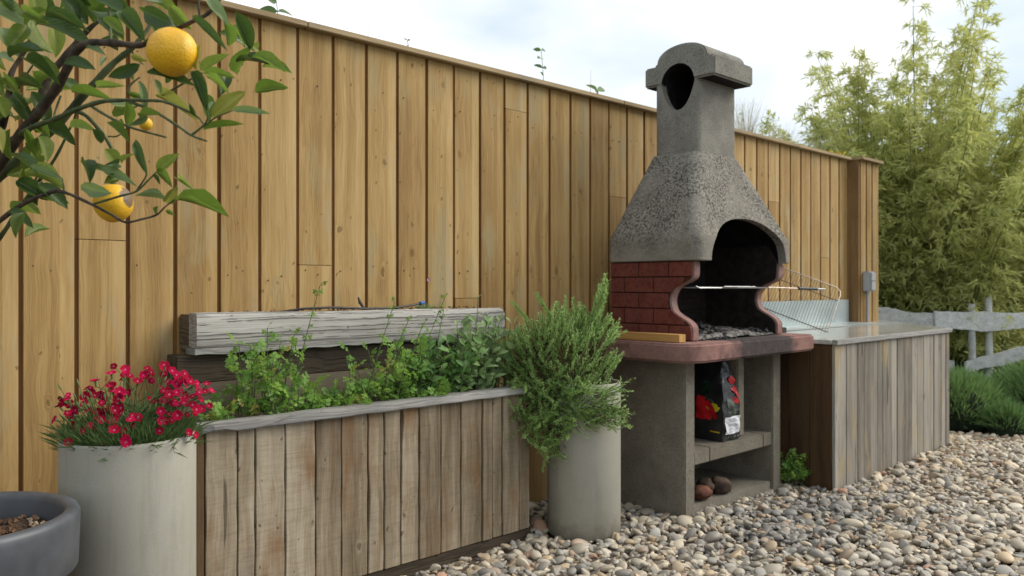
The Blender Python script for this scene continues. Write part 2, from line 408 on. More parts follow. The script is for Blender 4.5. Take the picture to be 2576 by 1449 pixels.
# scar: a dry brown patch on the upper right side of the fruit
dn = t2.n('ShaderNodeVectorMath', operation='DISTANCE')
t2.l(t2.c, dn.inputs[0]); dn.inputs[1].default_value = (.0175,-.0235,.0110)
sc = t2.math('ADD', dn.outputs['Value'], t2.math('MULTIPLY', t2.math('SUBTRACT', t2.noise(t2.c, 60, 5, .7), .5), .03))
lc2 = t2.ramp(t2.noise(t2.c, 14, 4), [(.3, (.70,.33,.012)), (.6, (.80,.46,.02)), (.8, (.82,.55,.05))])
M['lemonscar'] = t2.done(t2.mix(t2.ramp(sc, [(.0165, (1,1,1)), (.018, (0,0,0))]), lc2, (.17,.11,.06)))
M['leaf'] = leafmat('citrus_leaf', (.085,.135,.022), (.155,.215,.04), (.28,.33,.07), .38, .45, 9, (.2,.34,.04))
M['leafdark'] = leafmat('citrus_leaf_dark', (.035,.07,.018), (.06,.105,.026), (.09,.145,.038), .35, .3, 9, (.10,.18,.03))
M['leafpale'] = leafmat('citrus_leaf_pale', (.10,.16,.06), (.16,.23,.10), (.26,.33,.14), .42, .3, 12, (.3,.42,.1))
M['leafyellow'] = leafmat('citrus_leaf_yellow', (.14,.17,.03), (.26,.28,.05), (.42,.38,.10), .42, .35, 18, (.5,.5,.1))
M['parsley'] = leafmat('parsley_leaf', (.09,.19,.03), (.15,.30,.05), (.27,.42,.08), .5, .42, 10)
M['parsleyold'] = leafmat('parsley_leaf_old', (.2,.22,.03), (.32,.32,.06), (.42,.38,.12), .5, .35, 10)
M['sage'] = leafmat('sage_leaf', (.12,.20,.07), (.19,.29,.11), (.29,.40,.18), .7, .25, 14)
M['mint'] = leafmat('mint_leaf', (.06,.14,.035), (.10,.22,.055), (.18,.31,.08), .5, .3, 14)
M['rosemary'] = leafmat('rosemary_needle', (.17,.29,.08), (.27,.42,.13), (.42,.58,.24), .55, .5, 30)
M['dianthusleaf'] = leafmat('pink_foliage', (.06,.11,.03), (.11,.18,.055), (.2,.27,.10), .6, .25, 20)
M['bamboo'] = leafmat('bamboo_leaf', (.15,.21,.05), (.36,.40,.11), (.60,.60,.25), .5, .5, 1.2, (.65,.66,.2))
M['bamboodark'] = leafmat('bamboo_leaf_shade', (.05,.09,.02), (.10,.15,.03), (.19,.24,.05), .5, .4, 1.2, (.3,.4,.08))
M['culm'] = flat('bamboo_culm', (.16,.19,.06), .5, var=.3)
M['hedge'] = leafmat('hedge_leaf', (.02,.045,.012), (.04,.08,.02), (.08,.13,.035), .5, .25, 1.5)
M['hedgecore'] = flat('hedge_twigs', (.012,.02,.008), 1.0, var=.5)
M['bush'] = leafmat('lavender_blade', (.08,.16,.045), (.13,.235,.07), (.21,.32,.115), .6, .25, 3)
M['grassdry'] = leafmat('feather_grass', (.25,.22,.11), (.38,.33,.18), (.48,.43,.27), .7, .45, 3)
M['weed'] = leafmat('weed_leaf', (.05,.10,.03), (.10,.17,.05), (.17,.25,.08), .5, .4, 10)
M['sedum'] = flat('sedum_flower', (.62,.44,.02), .7, var=.3)
t = NT('petal', .75, .08); rr = t.rand()
dd = t.n('ShaderNodeVectorMath', operation='LENGTH'); t.l(t.c, dd.inputs[0])
pc = t.ramp(t.math('ADD', rr, 0.0), [(0, (.17,.001,.014)), (.5, (.29,.0015,.026)), (1, (.40,.003,.05))])
pc = t.mix(t.ramp(dd.outputs['Value'], [(.0006, (.5,.5,.5)), (.0016, (0,0,0))]), pc, (.75,.35,.5))
M['petal'] = t.done(pc)
M['pinkpetal'] = flat('pale_pink_petal', (.55,.25,.42), .6)
M['redprint'] = flat('red_print', (.50,.012,.016), .4, var=.15)
M['yellowprint'] = flat('yellow_print', (.50,.38,.02), .4, var=.15)
M['greyprint'] = flat('grey_green_print', (.10,.12,.10), .45, var=.5, scale=30)
M['greenprint'] = flat('dark_green_print', (.012,.035,.02), .45, var=.6, scale=40)
M['whitelabel'] = flat('white_paper', (.62,.63,.66), .6, var=.08)
M['ink'] = flat('grey_ink', (.25,.25,.27), .6)
t = NT('bag_film', .32, .5); bn = t.noise(t.c, 14, 3)
t.bump(t.noise(t.c, 22, 3, .5, .6), .5, .01)
M['bag'] = t.done(t.ramp(bn, [(.3, (.010,.010,.011)), (.75, (.028,.028,.028))]))
M['blue'] = flat('blue_plastic', (.03,.12,.35), .4)
M['rockbrown'] = flat('brown_rock', (.06,.038,.026), .85, var=.6, scale=25)
M['rockred'] = flat('red_rock', (.12,.045,.028), .85, var=.5, scale=25)

def pebblemat(name, inst):
    t = NT(name, .6, .35)
    if inst: a = t.n('ShaderNodeAttribute', attribute_type='INSTANCER', attribute_name='col').outputs['Color']
    else: a = t.n('ShaderNodeObjectInfo').outputs['Color']
    k = t.noise(t.offset() if not inst else t.c, 3.0 if inst else 60, 4, .6)
    c = t.mix(.4, a, t.mix(1.0, a, t.ramp(k, [(.3, (.6,.57,.54)), (.7, (1.0,.98,.95))]), 'MULTIPLY'))
    t.bump(k, .2, .003)
    return t.done(c)
M['peb_i'] = pebblemat('pebble_mix', True); M['peb_o'] = pebblemat('pebble', False)
t = NT('ground_earth', .95); gn = t.noise(t.c, 18, 6, .7); gn2 = t.noise(t.c, .6, 4)
M['earth'] = t.done(t.ramp(gn, [(.3, (.05,.035,.024)), (.7, (.13,.10,.075))]))
t = NT('grass_ground', .95); gn = t.noise(t.c, 2.5, 6, .7)
M['grass'] = t.done(t.ramp(gn, [(.3, (.025,.045,.012)), (.7, (.06,.09,.025))]))
BRANCHES=[
('limb',[(0.325,1.987,0.569,0.0160),(0.323,1.988,0.757,0.0155),(0.323,1.961,0.945,0.0150),(0.331,1.870,1.107,0.0140),(0.356,1.735,1.224,0.0125),(0.378,1.673,1.276,0.0115),(0.396,1.614,1.313,0.0105),(0.411,1.559,1.354,0.0095),(0.418,1.510,1.390,0.0085),(0.427,1.474,1.403,0.0075),(0.446,1.414,1.396,0.0070),(0.473,1.360,1.386,0.0060),(0.483,1.338,1.392,0.0050),(0.496,1.311,1.408,0.0040)]),
('limb',[(0.323,1.988,0.757,0.0120),(0.332,1.925,1.019,0.0120),(0.350,1.838,1.174,0.0115),(0.370,1.805,1.208,0.0110),(0.406,1.757,1.256,0.0105),(0.441,1.710,1.299,0.0095),(0.483,1.655,1.367,0.0085),(0.518,1.622,1.418,0.0070),(0.543,1.598,1.446,0.0060),(0.567,1.589,1.484,0.0040),(0.586,1.585,1.522,0.0030)]),
('limb',[(0.385,1.666,1.283,0.0080),(0.402,1.664,1.321,0.0095),(0.420,1.674,1.383,0.0090),(0.439,1.656,1.414,0.0080),(0.472,1.638,1.467,0.0060),(0.502,1.623,1.505,0.0040),(0.523,1.617,1.546,0.0030)]),
('limb',[(0.331,1.870,1.107,0.0100),(0.348,1.784,1.225,0.0090),(0.356,1.735,1.281,0.0080),(0.367,1.725,1.336,0.0080),(0.376,1.744,1.395,0.0060),(0.403,1.746,1.452,0.0040),(0.414,1.750,1.501,0.0030)]),
('branch',[(0.368,1.710,1.266,0.0060),(0.384,1.625,1.280,0.0055),(0.402,1.567,1.287,0.0052),(0.418,1.510,1.296,0.0050),(0.440,1.448,1.304,0.0045),(0.460,1.387,1.300,0.0037),(0.485,1.336,1.295,0.0032),(0.496,1.311,1.290,0.0028),(0.511,1.269,1.273,0.0024),(0.521,1.245,1.259,0.0020),(0.523,1.230,1.246,0.0015)]),
('twig',[(0.434,1.467,1.298,0.0030),(0.449,1.425,1.276,0.0028),(0.468,1.393,1.259,0.0025),(0.486,1.362,1.248,0.0022),(0.504,1.330,1.238,0.0018)]),
('twig',[(0.460,1.387,1.300,0.0030),(0.485,1.336,1.279,0.0030),(0.504,1.289,1.252,0.0026),(0.517,1.263,1.234,0.0024),(0.530,1.236,1.223,0.0016)]),
('twig',[(0.517,1.263,1.234,0.0024),(0.527,1.239,1.248,0.0020),(0.527,1.226,1.257,0.0017),(0.526,1.227,1.271,0.0012)]),
('twig',[(0.527,1.239,1.245,0.0017),(0.535,1.218,1.257,0.0015),(0.556,1.198,1.269,0.0010)]),
('branch',[(0.424,1.532,1.301,0.0040),(0.438,1.519,1.293,0.0042),(0.451,1.506,1.275,0.0040),(0.471,1.501,1.246,0.0036),(0.482,1.504,1.218,0.0030),(0.484,1.516,1.191,0.0028),(0.486,1.528,1.179,0.0026)]),
('branch',[(0.349,1.881,1.091,0.0060),(0.356,1.735,1.119,0.0055),(0.370,1.639,1.143,0.0050),(0.395,1.574,1.160,0.0042),(0.409,1.532,1.159,0.0036),(0.434,1.467,1.135,0.0030),(0.453,1.435,1.118,0.0026),(0.467,1.408,1.104,0.0024),(0.487,1.389,1.109,0.0022),(0.504,1.372,1.116,0.0020),(0.515,1.362,1.130,0.0016),(0.526,1.352,1.141,0.0013)]),
('twig',[(0.434,1.467,1.135,0.0024),(0.462,1.427,1.147,0.0023),(0.484,1.406,1.156,0.0020),(0.497,1.393,1.173,0.0018),(0.509,1.382,1.189,0.0014)]),
('twig',[(0.484,1.406,1.156,0.0020),(0.495,1.395,1.180,0.0016),(0.495,1.395,1.189,0.0012)]),
('branch',[(0.342,1.915,1.026,0.0060),(0.375,1.828,1.093,0.0055),(0.393,1.783,1.138,0.0050),(0.419,1.745,1.193,0.0042),(0.441,1.710,1.240,0.0035),(0.458,1.679,1.294,0.0025),(0.465,1.659,1.326,0.0020)]),
('branch',[(0.492,1.301,1.405,0.0035),(0.500,1.279,1.400,0.0042),(0.509,1.243,1.404,0.0040),(0.525,1.228,1.415,0.0038),(0.535,1.218,1.429,0.0032),(0.548,1.206,1.455,0.0025)]),
('twig',[(0.518,1.234,1.411,0.0020),(0.517,1.235,1.427,0.0022),(0.517,1.236,1.443,0.0022)]),
('twig',[(0.468,1.490,1.471,0.0030),(0.466,1.478,1.440,0.0028),(0.457,1.445,1.405,0.0028)]),
('twig',[(0.505,1.358,1.310,0.0020),(0.514,1.335,1.316,0.0022),(0.521,1.301,1.323,0.0020),(0.538,1.271,1.337,0.0012)]),
('twig',[(0.466,1.395,1.313,0.0022),(0.470,1.391,1.328,0.0020),(0.481,1.381,1.340,0.0014)]),
('twig',[(0.411,1.752,1.226,0.0010),(0.419,1.745,1.207,0.0022),(0.398,1.778,1.145,0.0030)]),
('twig',[(0.409,1.532,1.159,0.0020),(0.408,1.533,1.173,0.0018),(0.406,1.535,1.184,0.0014)]),
('twig',[(0.490,1.441,1.395,0.0018),(0.494,1.437,1.384,0.0018),(0.503,1.428,1.374,0.0012)]),
('twig',[(0.467,1.491,1.256,0.0018),(0.475,1.469,1.255,0.0016),(0.485,1.446,1.268,0.0010)]),
('twig',[(0.414,1.570,1.331,0.0020),(0.407,1.576,1.305,0.0022),(0.402,1.567,1.287,0.0022)]),
('twig',[(0.381,1.712,1.363,0.0022),(0.390,1.675,1.391,0.0020),(0.394,1.643,1.403,0.0014)]),
]
LEAVES=[
((0.503,1.226,1.407),(0.535,1.178,1.356),0.017),
((0.512,1.216,1.325),(0.536,1.175,1.347),0.019),
((0.526,1.243,1.328),(0.566,1.215,1.326),0.016),
((0.510,1.245,1.330),(0.519,1.209,1.267),0.023),
((0.521,1.210,1.314),(0.534,1.166,1.287),0.014),
((0.538,1.234,1.260),(0.579,1.207,1.305),0.031),
((0.550,1.187,1.266),(0.578,1.135,1.261),0.015),
((0.526,1.240,1.241),(0.577,1.208,1.254),0.014),
((0.503,1.370,1.310),(0.538,1.296,1.271),0.021),
((0.517,1.245,1.332),(0.517,1.235,1.373),0.014),
((0.458,1.316,1.344),(0.419,1.341,1.320),0.024),
((0.463,1.299,1.329),(0.524,1.263,1.316),0.024),
((0.482,1.389,1.335),(0.490,1.374,1.284),0.017),
((0.479,1.313,1.324),(0.494,1.319,1.304),0.013),
((0.429,1.615,1.370),(0.459,1.603,1.353),0.023),
((0.421,1.532,1.332),(0.470,1.482,1.320),0.021),
((0.419,1.389,1.316),(0.438,1.334,1.311),0.015),
((0.425,1.365,1.256),(0.455,1.351,1.229),0.019),
((0.455,1.300,1.258),(0.461,1.250,1.260),0.016),
((0.481,1.357,1.279),(0.456,1.354,1.253),0.015),
((0.389,1.432,1.253),(0.415,1.394,1.249),0.021),
((0.410,1.386,1.247),(0.429,1.395,1.227),0.019),
((0.454,1.323,1.227),(0.461,1.299,1.173),0.017),
((0.509,1.382,1.189),(0.534,1.358,1.219),0.024),
((0.508,1.383,1.189),(0.520,1.349,1.163),0.018),
((0.430,1.457,1.195),(0.476,1.389,1.169),0.022),
((0.454,1.434,1.153),(0.414,1.493,1.167),0.029),
((0.417,1.469,1.205),(0.420,1.423,1.170),0.024),
((0.532,1.359,1.142),(0.598,1.306,1.121),0.027),
((0.519,1.372,1.141),(0.476,1.383,1.150),0.015),
((0.519,1.372,1.138),(0.522,1.334,1.160),0.023),
((0.536,1.355,1.177),(0.538,1.309,1.156),0.011),
((0.510,1.380,1.131),(0.511,1.399,1.116),0.013),
((0.519,1.372,1.125),(0.531,1.367,1.117),0.009),
((0.462,1.427,1.202),(0.435,1.405,1.193),0.018),
((0.446,1.442,1.226),(0.469,1.445,1.200),0.029),
((0.352,1.501,1.194),(0.384,1.453,1.174),0.016),
((0.466,1.423,1.202),(0.478,1.410,1.220),0.009),
((0.462,1.427,1.177),(0.440,1.422,1.169),0.021),
((0.378,1.579,1.450),(0.439,1.483,1.413),0.038),
((0.341,1.715,1.500),(0.381,1.654,1.468),0.053),
((0.331,1.547,1.377),(0.361,1.482,1.388),0.033),
((0.360,1.581,1.385),(0.398,1.518,1.343),0.025),
((0.368,1.693,1.351),(0.393,1.652,1.285),0.030),
((0.343,1.538,1.329),(0.362,1.475,1.323),0.017),
((0.345,1.655,1.366),(0.356,1.608,1.337),0.018),
((0.332,1.632,1.398),(0.344,1.591,1.387),0.019),
((0.400,1.496,1.371),(0.434,1.455,1.362),0.029),
((0.360,1.493,1.243),(0.369,1.467,1.202),0.031),
((0.440,1.489,1.483),(0.479,1.440,1.463),0.041),
((0.440,1.343,1.429),(0.461,1.305,1.381),0.033),
((0.503,1.428,1.466),(0.537,1.380,1.436),0.039),
((0.492,1.281,1.435),(0.519,1.270,1.401),0.027),
((0.519,1.207,1.434),(0.531,1.167,1.394),0.021),
((0.354,1.556,1.461),(0.376,1.505,1.435),0.025),
((0.378,1.520,1.449),(0.417,1.438,1.423),0.018),
((0.402,1.525,1.490),(0.443,1.513,1.449),0.037),
((0.351,1.694,1.517),(0.371,1.676,1.491),0.023),
((0.437,1.421,1.435),(0.465,1.403,1.412),0.023),
((0.425,1.466,1.394),(0.439,1.420,1.380),0.015),
((0.468,1.403,1.317),(0.495,1.397,1.310),0.012),
((0.445,1.433,1.376),(0.432,1.422,1.360),0.009),
((0.342,1.493,1.253),(0.358,1.491,1.207),0.016),
((0.462,1.377,1.356),(0.471,1.382,1.332),0.010),
((0.461,1.362,1.368),(0.480,1.346,1.359),0.013),
((0.503,1.236,1.278),(0.517,1.245,1.258),0.008),
((0.521,1.208,1.265),(0.535,1.220,1.284),0.010),
((0.326,1.672,1.379),(0.337,1.616,1.326),0.032),
((0.316,1.577,1.316),(0.336,1.583,1.283),0.031),
((0.300,1.536,1.259),(0.310,1.482,1.218),0.024),
((0.503,1.387,1.183),(0.512,1.378,1.168),0.009),
((0.449,1.379,1.251),(0.453,1.384,1.270),0.009),
((0.359,1.554,1.434),(0.326,1.537,1.389),0.034),
((0.319,1.552,1.425),(0.346,1.544,1.383),0.036),
]
LEMONS=[((0.488,1.263,1.358),0.0372),((0.483,1.517,1.145),0.0328),((0.587,1.653,1.317),0.0125)]
FLOWERS=[
(0.601,2.347,0.653),(0.617,2.341,0.706),(0.615,2.343,0.686),(0.608,2.242,0.726),(0.612,2.252,0.702),(0.593,2.194,0.688),(0.623,2.237,0.686),(0.605,2.175,0.656),(0.608,2.118,0.651),(0.623,2.131,0.660),(0.638,2.190,0.727),(0.651,2.179,0.727),(0.680,2.273,0.751),(0.653,2.256,0.736),(0.671,2.283,0.734),(0.672,2.232,0.726),(0.706,2.231,0.773),(0.699,2.210,0.743),(0.682,2.233,0.720),(0.677,2.190,0.713),(0.654,2.141,0.712),(0.659,2.190,0.683),(0.669,2.176,0.682),(0.640,2.094,0.678),(0.665,2.114,0.669),(0.682,2.143,0.701),(0.691,2.140,0.677),(0.699,2.143,0.713),(0.685,2.095,0.689),(0.697,2.133,0.696),(0.729,2.211,0.718),(0.701,2.154,0.734),(0.652,2.039,0.658),(0.680,2.073,0.652),(0.640,2.088,0.625),(0.672,2.029,0.637),(0.669,2.010,0.632),(0.636,2.127,0.643),(0.662,2.093,0.644),(0.725,2.199,0.771),(0.760,2.254,0.763),(0.748,2.163,0.755),(0.769,2.182,0.768),(0.799,2.241,0.779),(0.790,2.187,0.773),(0.792,2.191,0.751),(0.815,2.166,0.792),(0.835,2.211,0.779),(0.824,2.134,0.779),(0.826,2.111,0.770),(0.812,2.134,0.751),(0.821,2.099,0.748),(0.850,2.122,0.761),(0.850,2.095,0.759),(0.838,2.051,0.757),(0.858,2.056,0.749),(0.799,2.144,0.735),(0.800,2.107,0.732),(0.787,2.057,0.728),(0.808,2.066,0.731),(0.836,2.109,0.727),(0.832,2.100,0.753),(0.766,2.132,0.710),(0.779,2.137,0.704),(0.788,2.093,0.710),(0.809,2.078,0.709),(0.820,2.049,0.705),(0.851,2.121,0.711),(0.764,2.052,0.690),(0.790,2.066,0.679),(0.768,1.992,0.674),(0.771,2.048,0.665),(0.764,2.046,0.666),(0.744,2.005,0.650),(0.825,2.040,0.676),(0.849,2.047,0.677),(0.841,2.023,0.689),(0.827,2.039,0.630),(0.836,2.035,0.700),(0.845,2.053,0.719),(0.855,2.040,0.719),(0.855,2.005,0.735),(0.898,2.080,0.686),(0.870,2.067,0.706),(0.705,2.076,0.683),(0.697,2.066,0.677),(0.775,1.975,0.687),(0.867,2.112,0.737),(0.828,2.090,0.714),(0.805,2.078,0.699),(0.799,2.133,0.724),(0.670,2.272,0.722),(0.602,2.222,0.717),(0.609,2.296,0.700),(0.604,2.200,0.680),(0.631,2.245,0.691),(0.654,2.165,0.674),(0.685,2.190,0.687),(0.674,2.103,0.695),]
# ================================================================== ground
mb = MB(); mb.add([(-120,-120,GZ-.035),(120,-120,GZ-.035),(120,120,GZ-.035),(-120,120,GZ-.035)], [(0,1,2,3)])
ground = mb.build('ground', M['grass'], org=(0,0,GZ-.035)); tag(ground, kind='structure')
gp = [(-3,-4),(7.2,-4),(7.0,1.0),(6.55,1.5),(6.3,1.75),(6.15,2.1),(6.6,2.68),(6.5,2.76),(-3,2.76)]
mb = MB(); mb.prism(gp, 'z', GZ-.034, GZ-.012)
bed = mb.build('gravel_bed', M['earth'], org=(0,0,GZ-.03)); tag(bed, kind='structure')
# raised earth behind the fence, where the plants that look over it are rooted
mb = MB(); mb.prism([(2.82,GZ-.03),(2.82,1.84),(3.6,1.9),(5.5,1.6),(8,GZ-.03)], 'x', -2.2, 6.2)
bank = mb.build('bank', M['grass']); tag(bank, kind='structure')

# ------------------------------------------------------------------ pebbles
def inpoly(x, y, P):
    c = False; n = len(P)
    for i in range(n):
        x1, y1 = P[i]; x2, y2 = P[(i+1) % n]
        if (y1 > y) != (y2 > y) and x < (x2-x1)*(y-y1)/(y2-y1)+x1: c = not c
    return c
SOLID = [('r', 1.0, 2.33, 2.37, 2.7), ('r', 3.0, 3.83, 2.08, 2.5), ('c', .732, 2.178, .165), ('c', 2.58, 2.26, .158), ('c', .331, 2.009, .16)]
BOXP = [(4.01,1.84),(5.64,1.84),(6.6,2.68),(4.01,2.68)]
def blocked(x, y):
    for s in SOLID:
        if s[0] == 'r' and s[1] < x < s[2] and s[3] < y < s[4]: return True
        if s[0] == 'c' and (x-s[1])**2 + (y-s[2])**2 < s[3]**2: return True
    return inpoly(x, y, BOXP)
PAL = np.array([(.36,.33,.28),(.42,.38,.31),(.31,.285,.25),(.22,.215,.21),(.50,.45,.36),(.38,.30,.21),(.16,.155,.155),(.31,.235,.18),(.45,.40,.33),(.27,.26,.245),(.52,.49,.43),(.33,.33,.315),(.42,.33,.22),(.33,.18,.12)])
PW = np.array([16,14,13,9,9,9,6,6,9,9,4,7,7,2.0]); PW /= PW.sum()
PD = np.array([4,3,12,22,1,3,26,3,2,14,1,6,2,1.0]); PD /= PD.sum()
PT = np.array([15,20,8,4,15,16,2,9,18,6,7,3,16,5.0]); PT /= PT.sum()
pts = []
for layer in range(2):
    x = 0.2
    while x < 8.0:
        y = -1.6
        near = 1
        while y < 2.74:
            dpt = x*.6914 + y*.7225; lat = x*.7225 - y*.6914
            step = .030 if dpt < 4.3 else .037
            if 2.3 < dpt < 8.0 and abs(lat) < .70*dpt + .45:
                px_ = x + random.uniform(-.5,.5)*step; py_ = y + random.uniform(-.5,.5)*step
                if inpoly(px_, py_, gp) and not blocked(px_, py_): pts.append((px_, py_, dpt, layer))
            y += step
        x += .032
pts = [p for p in pts if not (p[3] == 1 and random.random() < .45)]
n = len(pts); P = np.zeros((n,3)); S = np.zeros((n,3)); Rr = np.zeros((n,3)); C = np.zeros((n,4))
for i, (x, y, d_, layer) in enumerate(pts):
    s = random.lognormvariate(math.log(.0140), .34) * (1.0 if d_ < 4.3 else 1.12)
    s = min(s, .031)
    P[i] = (x, y, GZ - .010 + layer*.014 + random.uniform(-.004,.008) + .010*math.sin(x*3.1+y*2.3))
    S[i] = (s*random.uniform(1.05,1.45), s*random.uniform(.8,1.1), s*random.uniform(.42,.72))
    Rr[i] = (random.gauss(0,.38), random.gauss(0,.38), random.uniform(0,6.28))
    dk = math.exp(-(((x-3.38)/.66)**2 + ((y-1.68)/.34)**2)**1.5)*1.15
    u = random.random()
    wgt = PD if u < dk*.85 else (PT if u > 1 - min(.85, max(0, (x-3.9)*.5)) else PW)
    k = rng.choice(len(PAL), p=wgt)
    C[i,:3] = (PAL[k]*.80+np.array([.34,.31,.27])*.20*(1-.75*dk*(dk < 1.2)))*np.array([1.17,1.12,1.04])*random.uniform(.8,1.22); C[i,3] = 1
depth = P[:,0]*.6914 + P[:,1]*.7225; lat = P[:,0]*.7225 - P[:,1]*.6914
vis = (depth > 2.9) & (np.abs(lat) < depth*.62) & (P[:,2] > GZ - .004)
vis &= ~((P[:,0] < 2.33) & (P[:,1] > 2.3))
score = np.where(vis, S[:,0]/depth, 0)
big = set(np.argsort(-score)[:290].tolist())
def ico(sub, seed_):
    bm = bmesh.new(); bmesh.ops.create_icosphere(bm, subdivisions=sub, radius=1)
    r_ = random.Random(seed_); ks = [(Vector((r_.gauss(0,1), r_.gauss(0,1), r_.gauss(0,1))).normalized(), r_.uniform(-.16,.2)) for _ in range(7)]
    for v_ in bm.verts:
        f = 1
        for k_, a_ in ks: f += a_ * max(0, v_.co.normalized().dot(k_))**2
        v_.co *= f
    for f in bm.faces: f.smooth = True
    me = D.meshes.new('pebble'); bm.to_mesh(me); bm.free(); return me
pv_ = [ico(3, i) for i in range(5)]
for m_ in pv_: m_.materials.append(M['peb_o'])
for i in big:
    o = D.objects.new('pebble', pv_[i % 5]); col.objects.link(o)
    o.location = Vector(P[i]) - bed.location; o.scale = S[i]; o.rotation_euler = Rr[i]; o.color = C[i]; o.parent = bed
keep = np.array([i for i in range(n) if i not in big])
me = D.meshes.new('gravel'); me.vertices.add(len(keep)); me.vertices.foreach_set('co', P[keep].astype(np.float32).ravel())
for nm, arr in (('rot', Rr), ('scl', S)):
    a = me.attributes.new(nm, 'FLOAT_VECTOR', 'POINT'); a.data.foreach_set('vector', arr[keep].astype(np.float32).ravel())
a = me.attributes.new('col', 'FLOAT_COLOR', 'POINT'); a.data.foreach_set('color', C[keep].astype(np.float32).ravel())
gravel = D.objects.new('gravel', me); col.objects.link(gravel)
tag(gravel, 'loose rounded beige and grey river pebbles covering the ground in front of the fence', 'gravel', kind='stuff')
ng = D.node_groups.new('gravel', 'GeometryNodeTree')
ng.interface.new_socket('Geometry', in_out='INPUT', socket_type='NodeSocketGeometry')
ng.interface.new_socket('Geometry', in_out='OUTPUT', socket_type='NodeSocketGeometry')
gi = ng.nodes.new('NodeGroupInput'); go_ = ng.nodes.new('NodeGroupOutput')
ic = ng.nodes.new('GeometryNodeMeshIcoSphere'); ic.inputs['Subdivisions'].default_value = 3; ic.inputs['Radius'].default_value = 1
sp_ = ng.nodes.new('GeometryNodeSetPosition'); nz = ng.nodes.new('ShaderNodeTexNoise'); nz.inputs['Scale'].default_value = .9; nz.inputs['Detail'].default_value = 1
sb = ng.nodes.new('ShaderNodeVectorMath'); sb.operation = 'SUBTRACT'; sb.inputs[1].default_value = (.5,.5,.5)
sc_ = ng.nodes.new('ShaderNodeVectorMath'); sc_.operation = 'SCALE'; sc_.inputs[3].default_value = 1.1
sm = ng.nodes.new('GeometryNodeSetShadeSmooth'); mt = ng.nodes.new('GeometryNodeSetMaterial'); mt.inputs['Material'].default_value = M['peb_i']
ip = ng.nodes.new('GeometryNodeInstanceOnPoints')
L_ = ng.links.new
L_(ic.outputs[0], sp_.inputs['Geometry']); L_(nz.outputs['Color'], sb.inputs[0]); L_(sb.outputs[0], sc_.inputs[0]); L_(sc_.outputs[0], sp_.inputs['Offset'])
L_(sp_.outputs[0], sm.inputs[0]); L_(sm.outputs[0], mt.inputs['Geometry']); L_(mt.outputs[0], ip.inputs['Instance']); L_(gi.outputs[0], ip.inputs['Points'])
def named(nm, ty):
    x = ng.nodes.new('GeometryNodeInputNamedAttribute'); x.data_type = ty; x.inputs['Name'].default_value = nm
    return x.outputs['Attribute']
e2r = ng.nodes.new('FunctionNodeEulerToRotation'); L_(named('rot', 'FLOAT_VECTOR'), e2r.inputs[0]); L_(e2r.outputs[0], ip.inputs['Rotation'])
L_(named('scl', 'FLOAT_VECTOR'), ip.inputs['Scale'])
L_(ip.outputs[0], go_.inputs[0])
md = gravel.modifiers.new('gravel', 'NODES'); md.node_group = ng

# ================================================================== board fence
fence = empty('board_fence', (2.6, 2.68, GZ), 'tall honey coloured pine board fence with a flat capping, behind the barbecue', 'fence')
PITCH = .1475; X0F = .597
def board_profile(x, wd, y, jit):
    # recessed groove, proud face, softly stepped lap
    e = .0018
    return [(x, y+.010), (x+.0098, y+.010), (x+.0100, y+e+jit), (x+.0100+e, y+jit), (x+wd*.72, y+jit), (x+wd*.72+.001, y+jit+.0034),
            (x+wd-.0015, y+.0030), (x+wd, y+.0045), (x+wd, y+.024), (x, y+.024)]
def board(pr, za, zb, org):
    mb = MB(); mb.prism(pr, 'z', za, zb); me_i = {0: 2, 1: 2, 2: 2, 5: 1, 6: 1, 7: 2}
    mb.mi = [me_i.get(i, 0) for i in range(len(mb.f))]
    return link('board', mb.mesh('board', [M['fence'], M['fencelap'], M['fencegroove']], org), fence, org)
CUTS = {1: 1.14, 6: 1.075, 11: .945, 13: 1.80, 18: 1.46, 29: 1.55, 34: 1.2, 22: .9, -3: .8}
ZT = 1.937
for k in range(-12, 38):
    x = X0F + k*PITCH; wd = PITCH - .0004
    if x + wd > 6.09: wd = 6.09 - x
    if wd < .03: continue
    jit = random.uniform(-.0015, .0015)
    segs_ = [(GZ-.02, ZT)] if k not in CUTS else [(GZ-.02, CUTS[k]-.0012), (CUTS[k]+.0012, ZT)]
    for a, b in segs_:
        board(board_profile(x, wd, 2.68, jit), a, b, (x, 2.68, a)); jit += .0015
# the end section stands 8 cm proud
for i, (x, wd) in enumerate([(6.09, .105), (6.1965, .1025), (6.3005, .1025)]):
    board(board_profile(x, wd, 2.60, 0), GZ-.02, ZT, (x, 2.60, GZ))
mb = MB(); mb.box(6.068, 6.088, 2.603, 2.70, GZ-.02, ZT); mb.build('corner_board', M['corner'], fence)
mb = MB(); mb.box(6.405, 6.425, 2.603, 2.80, GZ-.02, ZT); mb.build('corner_board', M['fence'], fence)
cx_ = -1.15
for L in (2.66, 1.83, 1.9, .83):
    x1 = cx_ + L; mb = MB()
    x1 = min(x1, 6.06)
    mb.box(cx_+.0015, x1-.0015, 2.648, 2.80, ZT+.001, ZT+.0225)
    mb.build('capping_board', M['fencecap'], fence, bevel=.0025); cx_ = x1
mb = MB(); mb.box(6.062, 6.44, 2.568, 2.80, ZT+.001, ZT+.0235); mb.build('capping_board', M['fencecap'], fence, bevel=.0025)
for x in np.arange(-1.0, 6.3, 1.8):
    mb = MB(); mb.box(x, x+.09, 2.706, 2.79, GZ-.03, ZT); mb.build('post', M['fence'], fence)
for z in (.3, 1.0, 1.7):
    for a in np.arange(-1.0, 6.3, 1.8)[:-1]:
        mb = MB(); mb.box(a+.092, a+1.798, 2.706, 2.755, z, z+.09); mb.build('rail', M['fencecap'], fence)

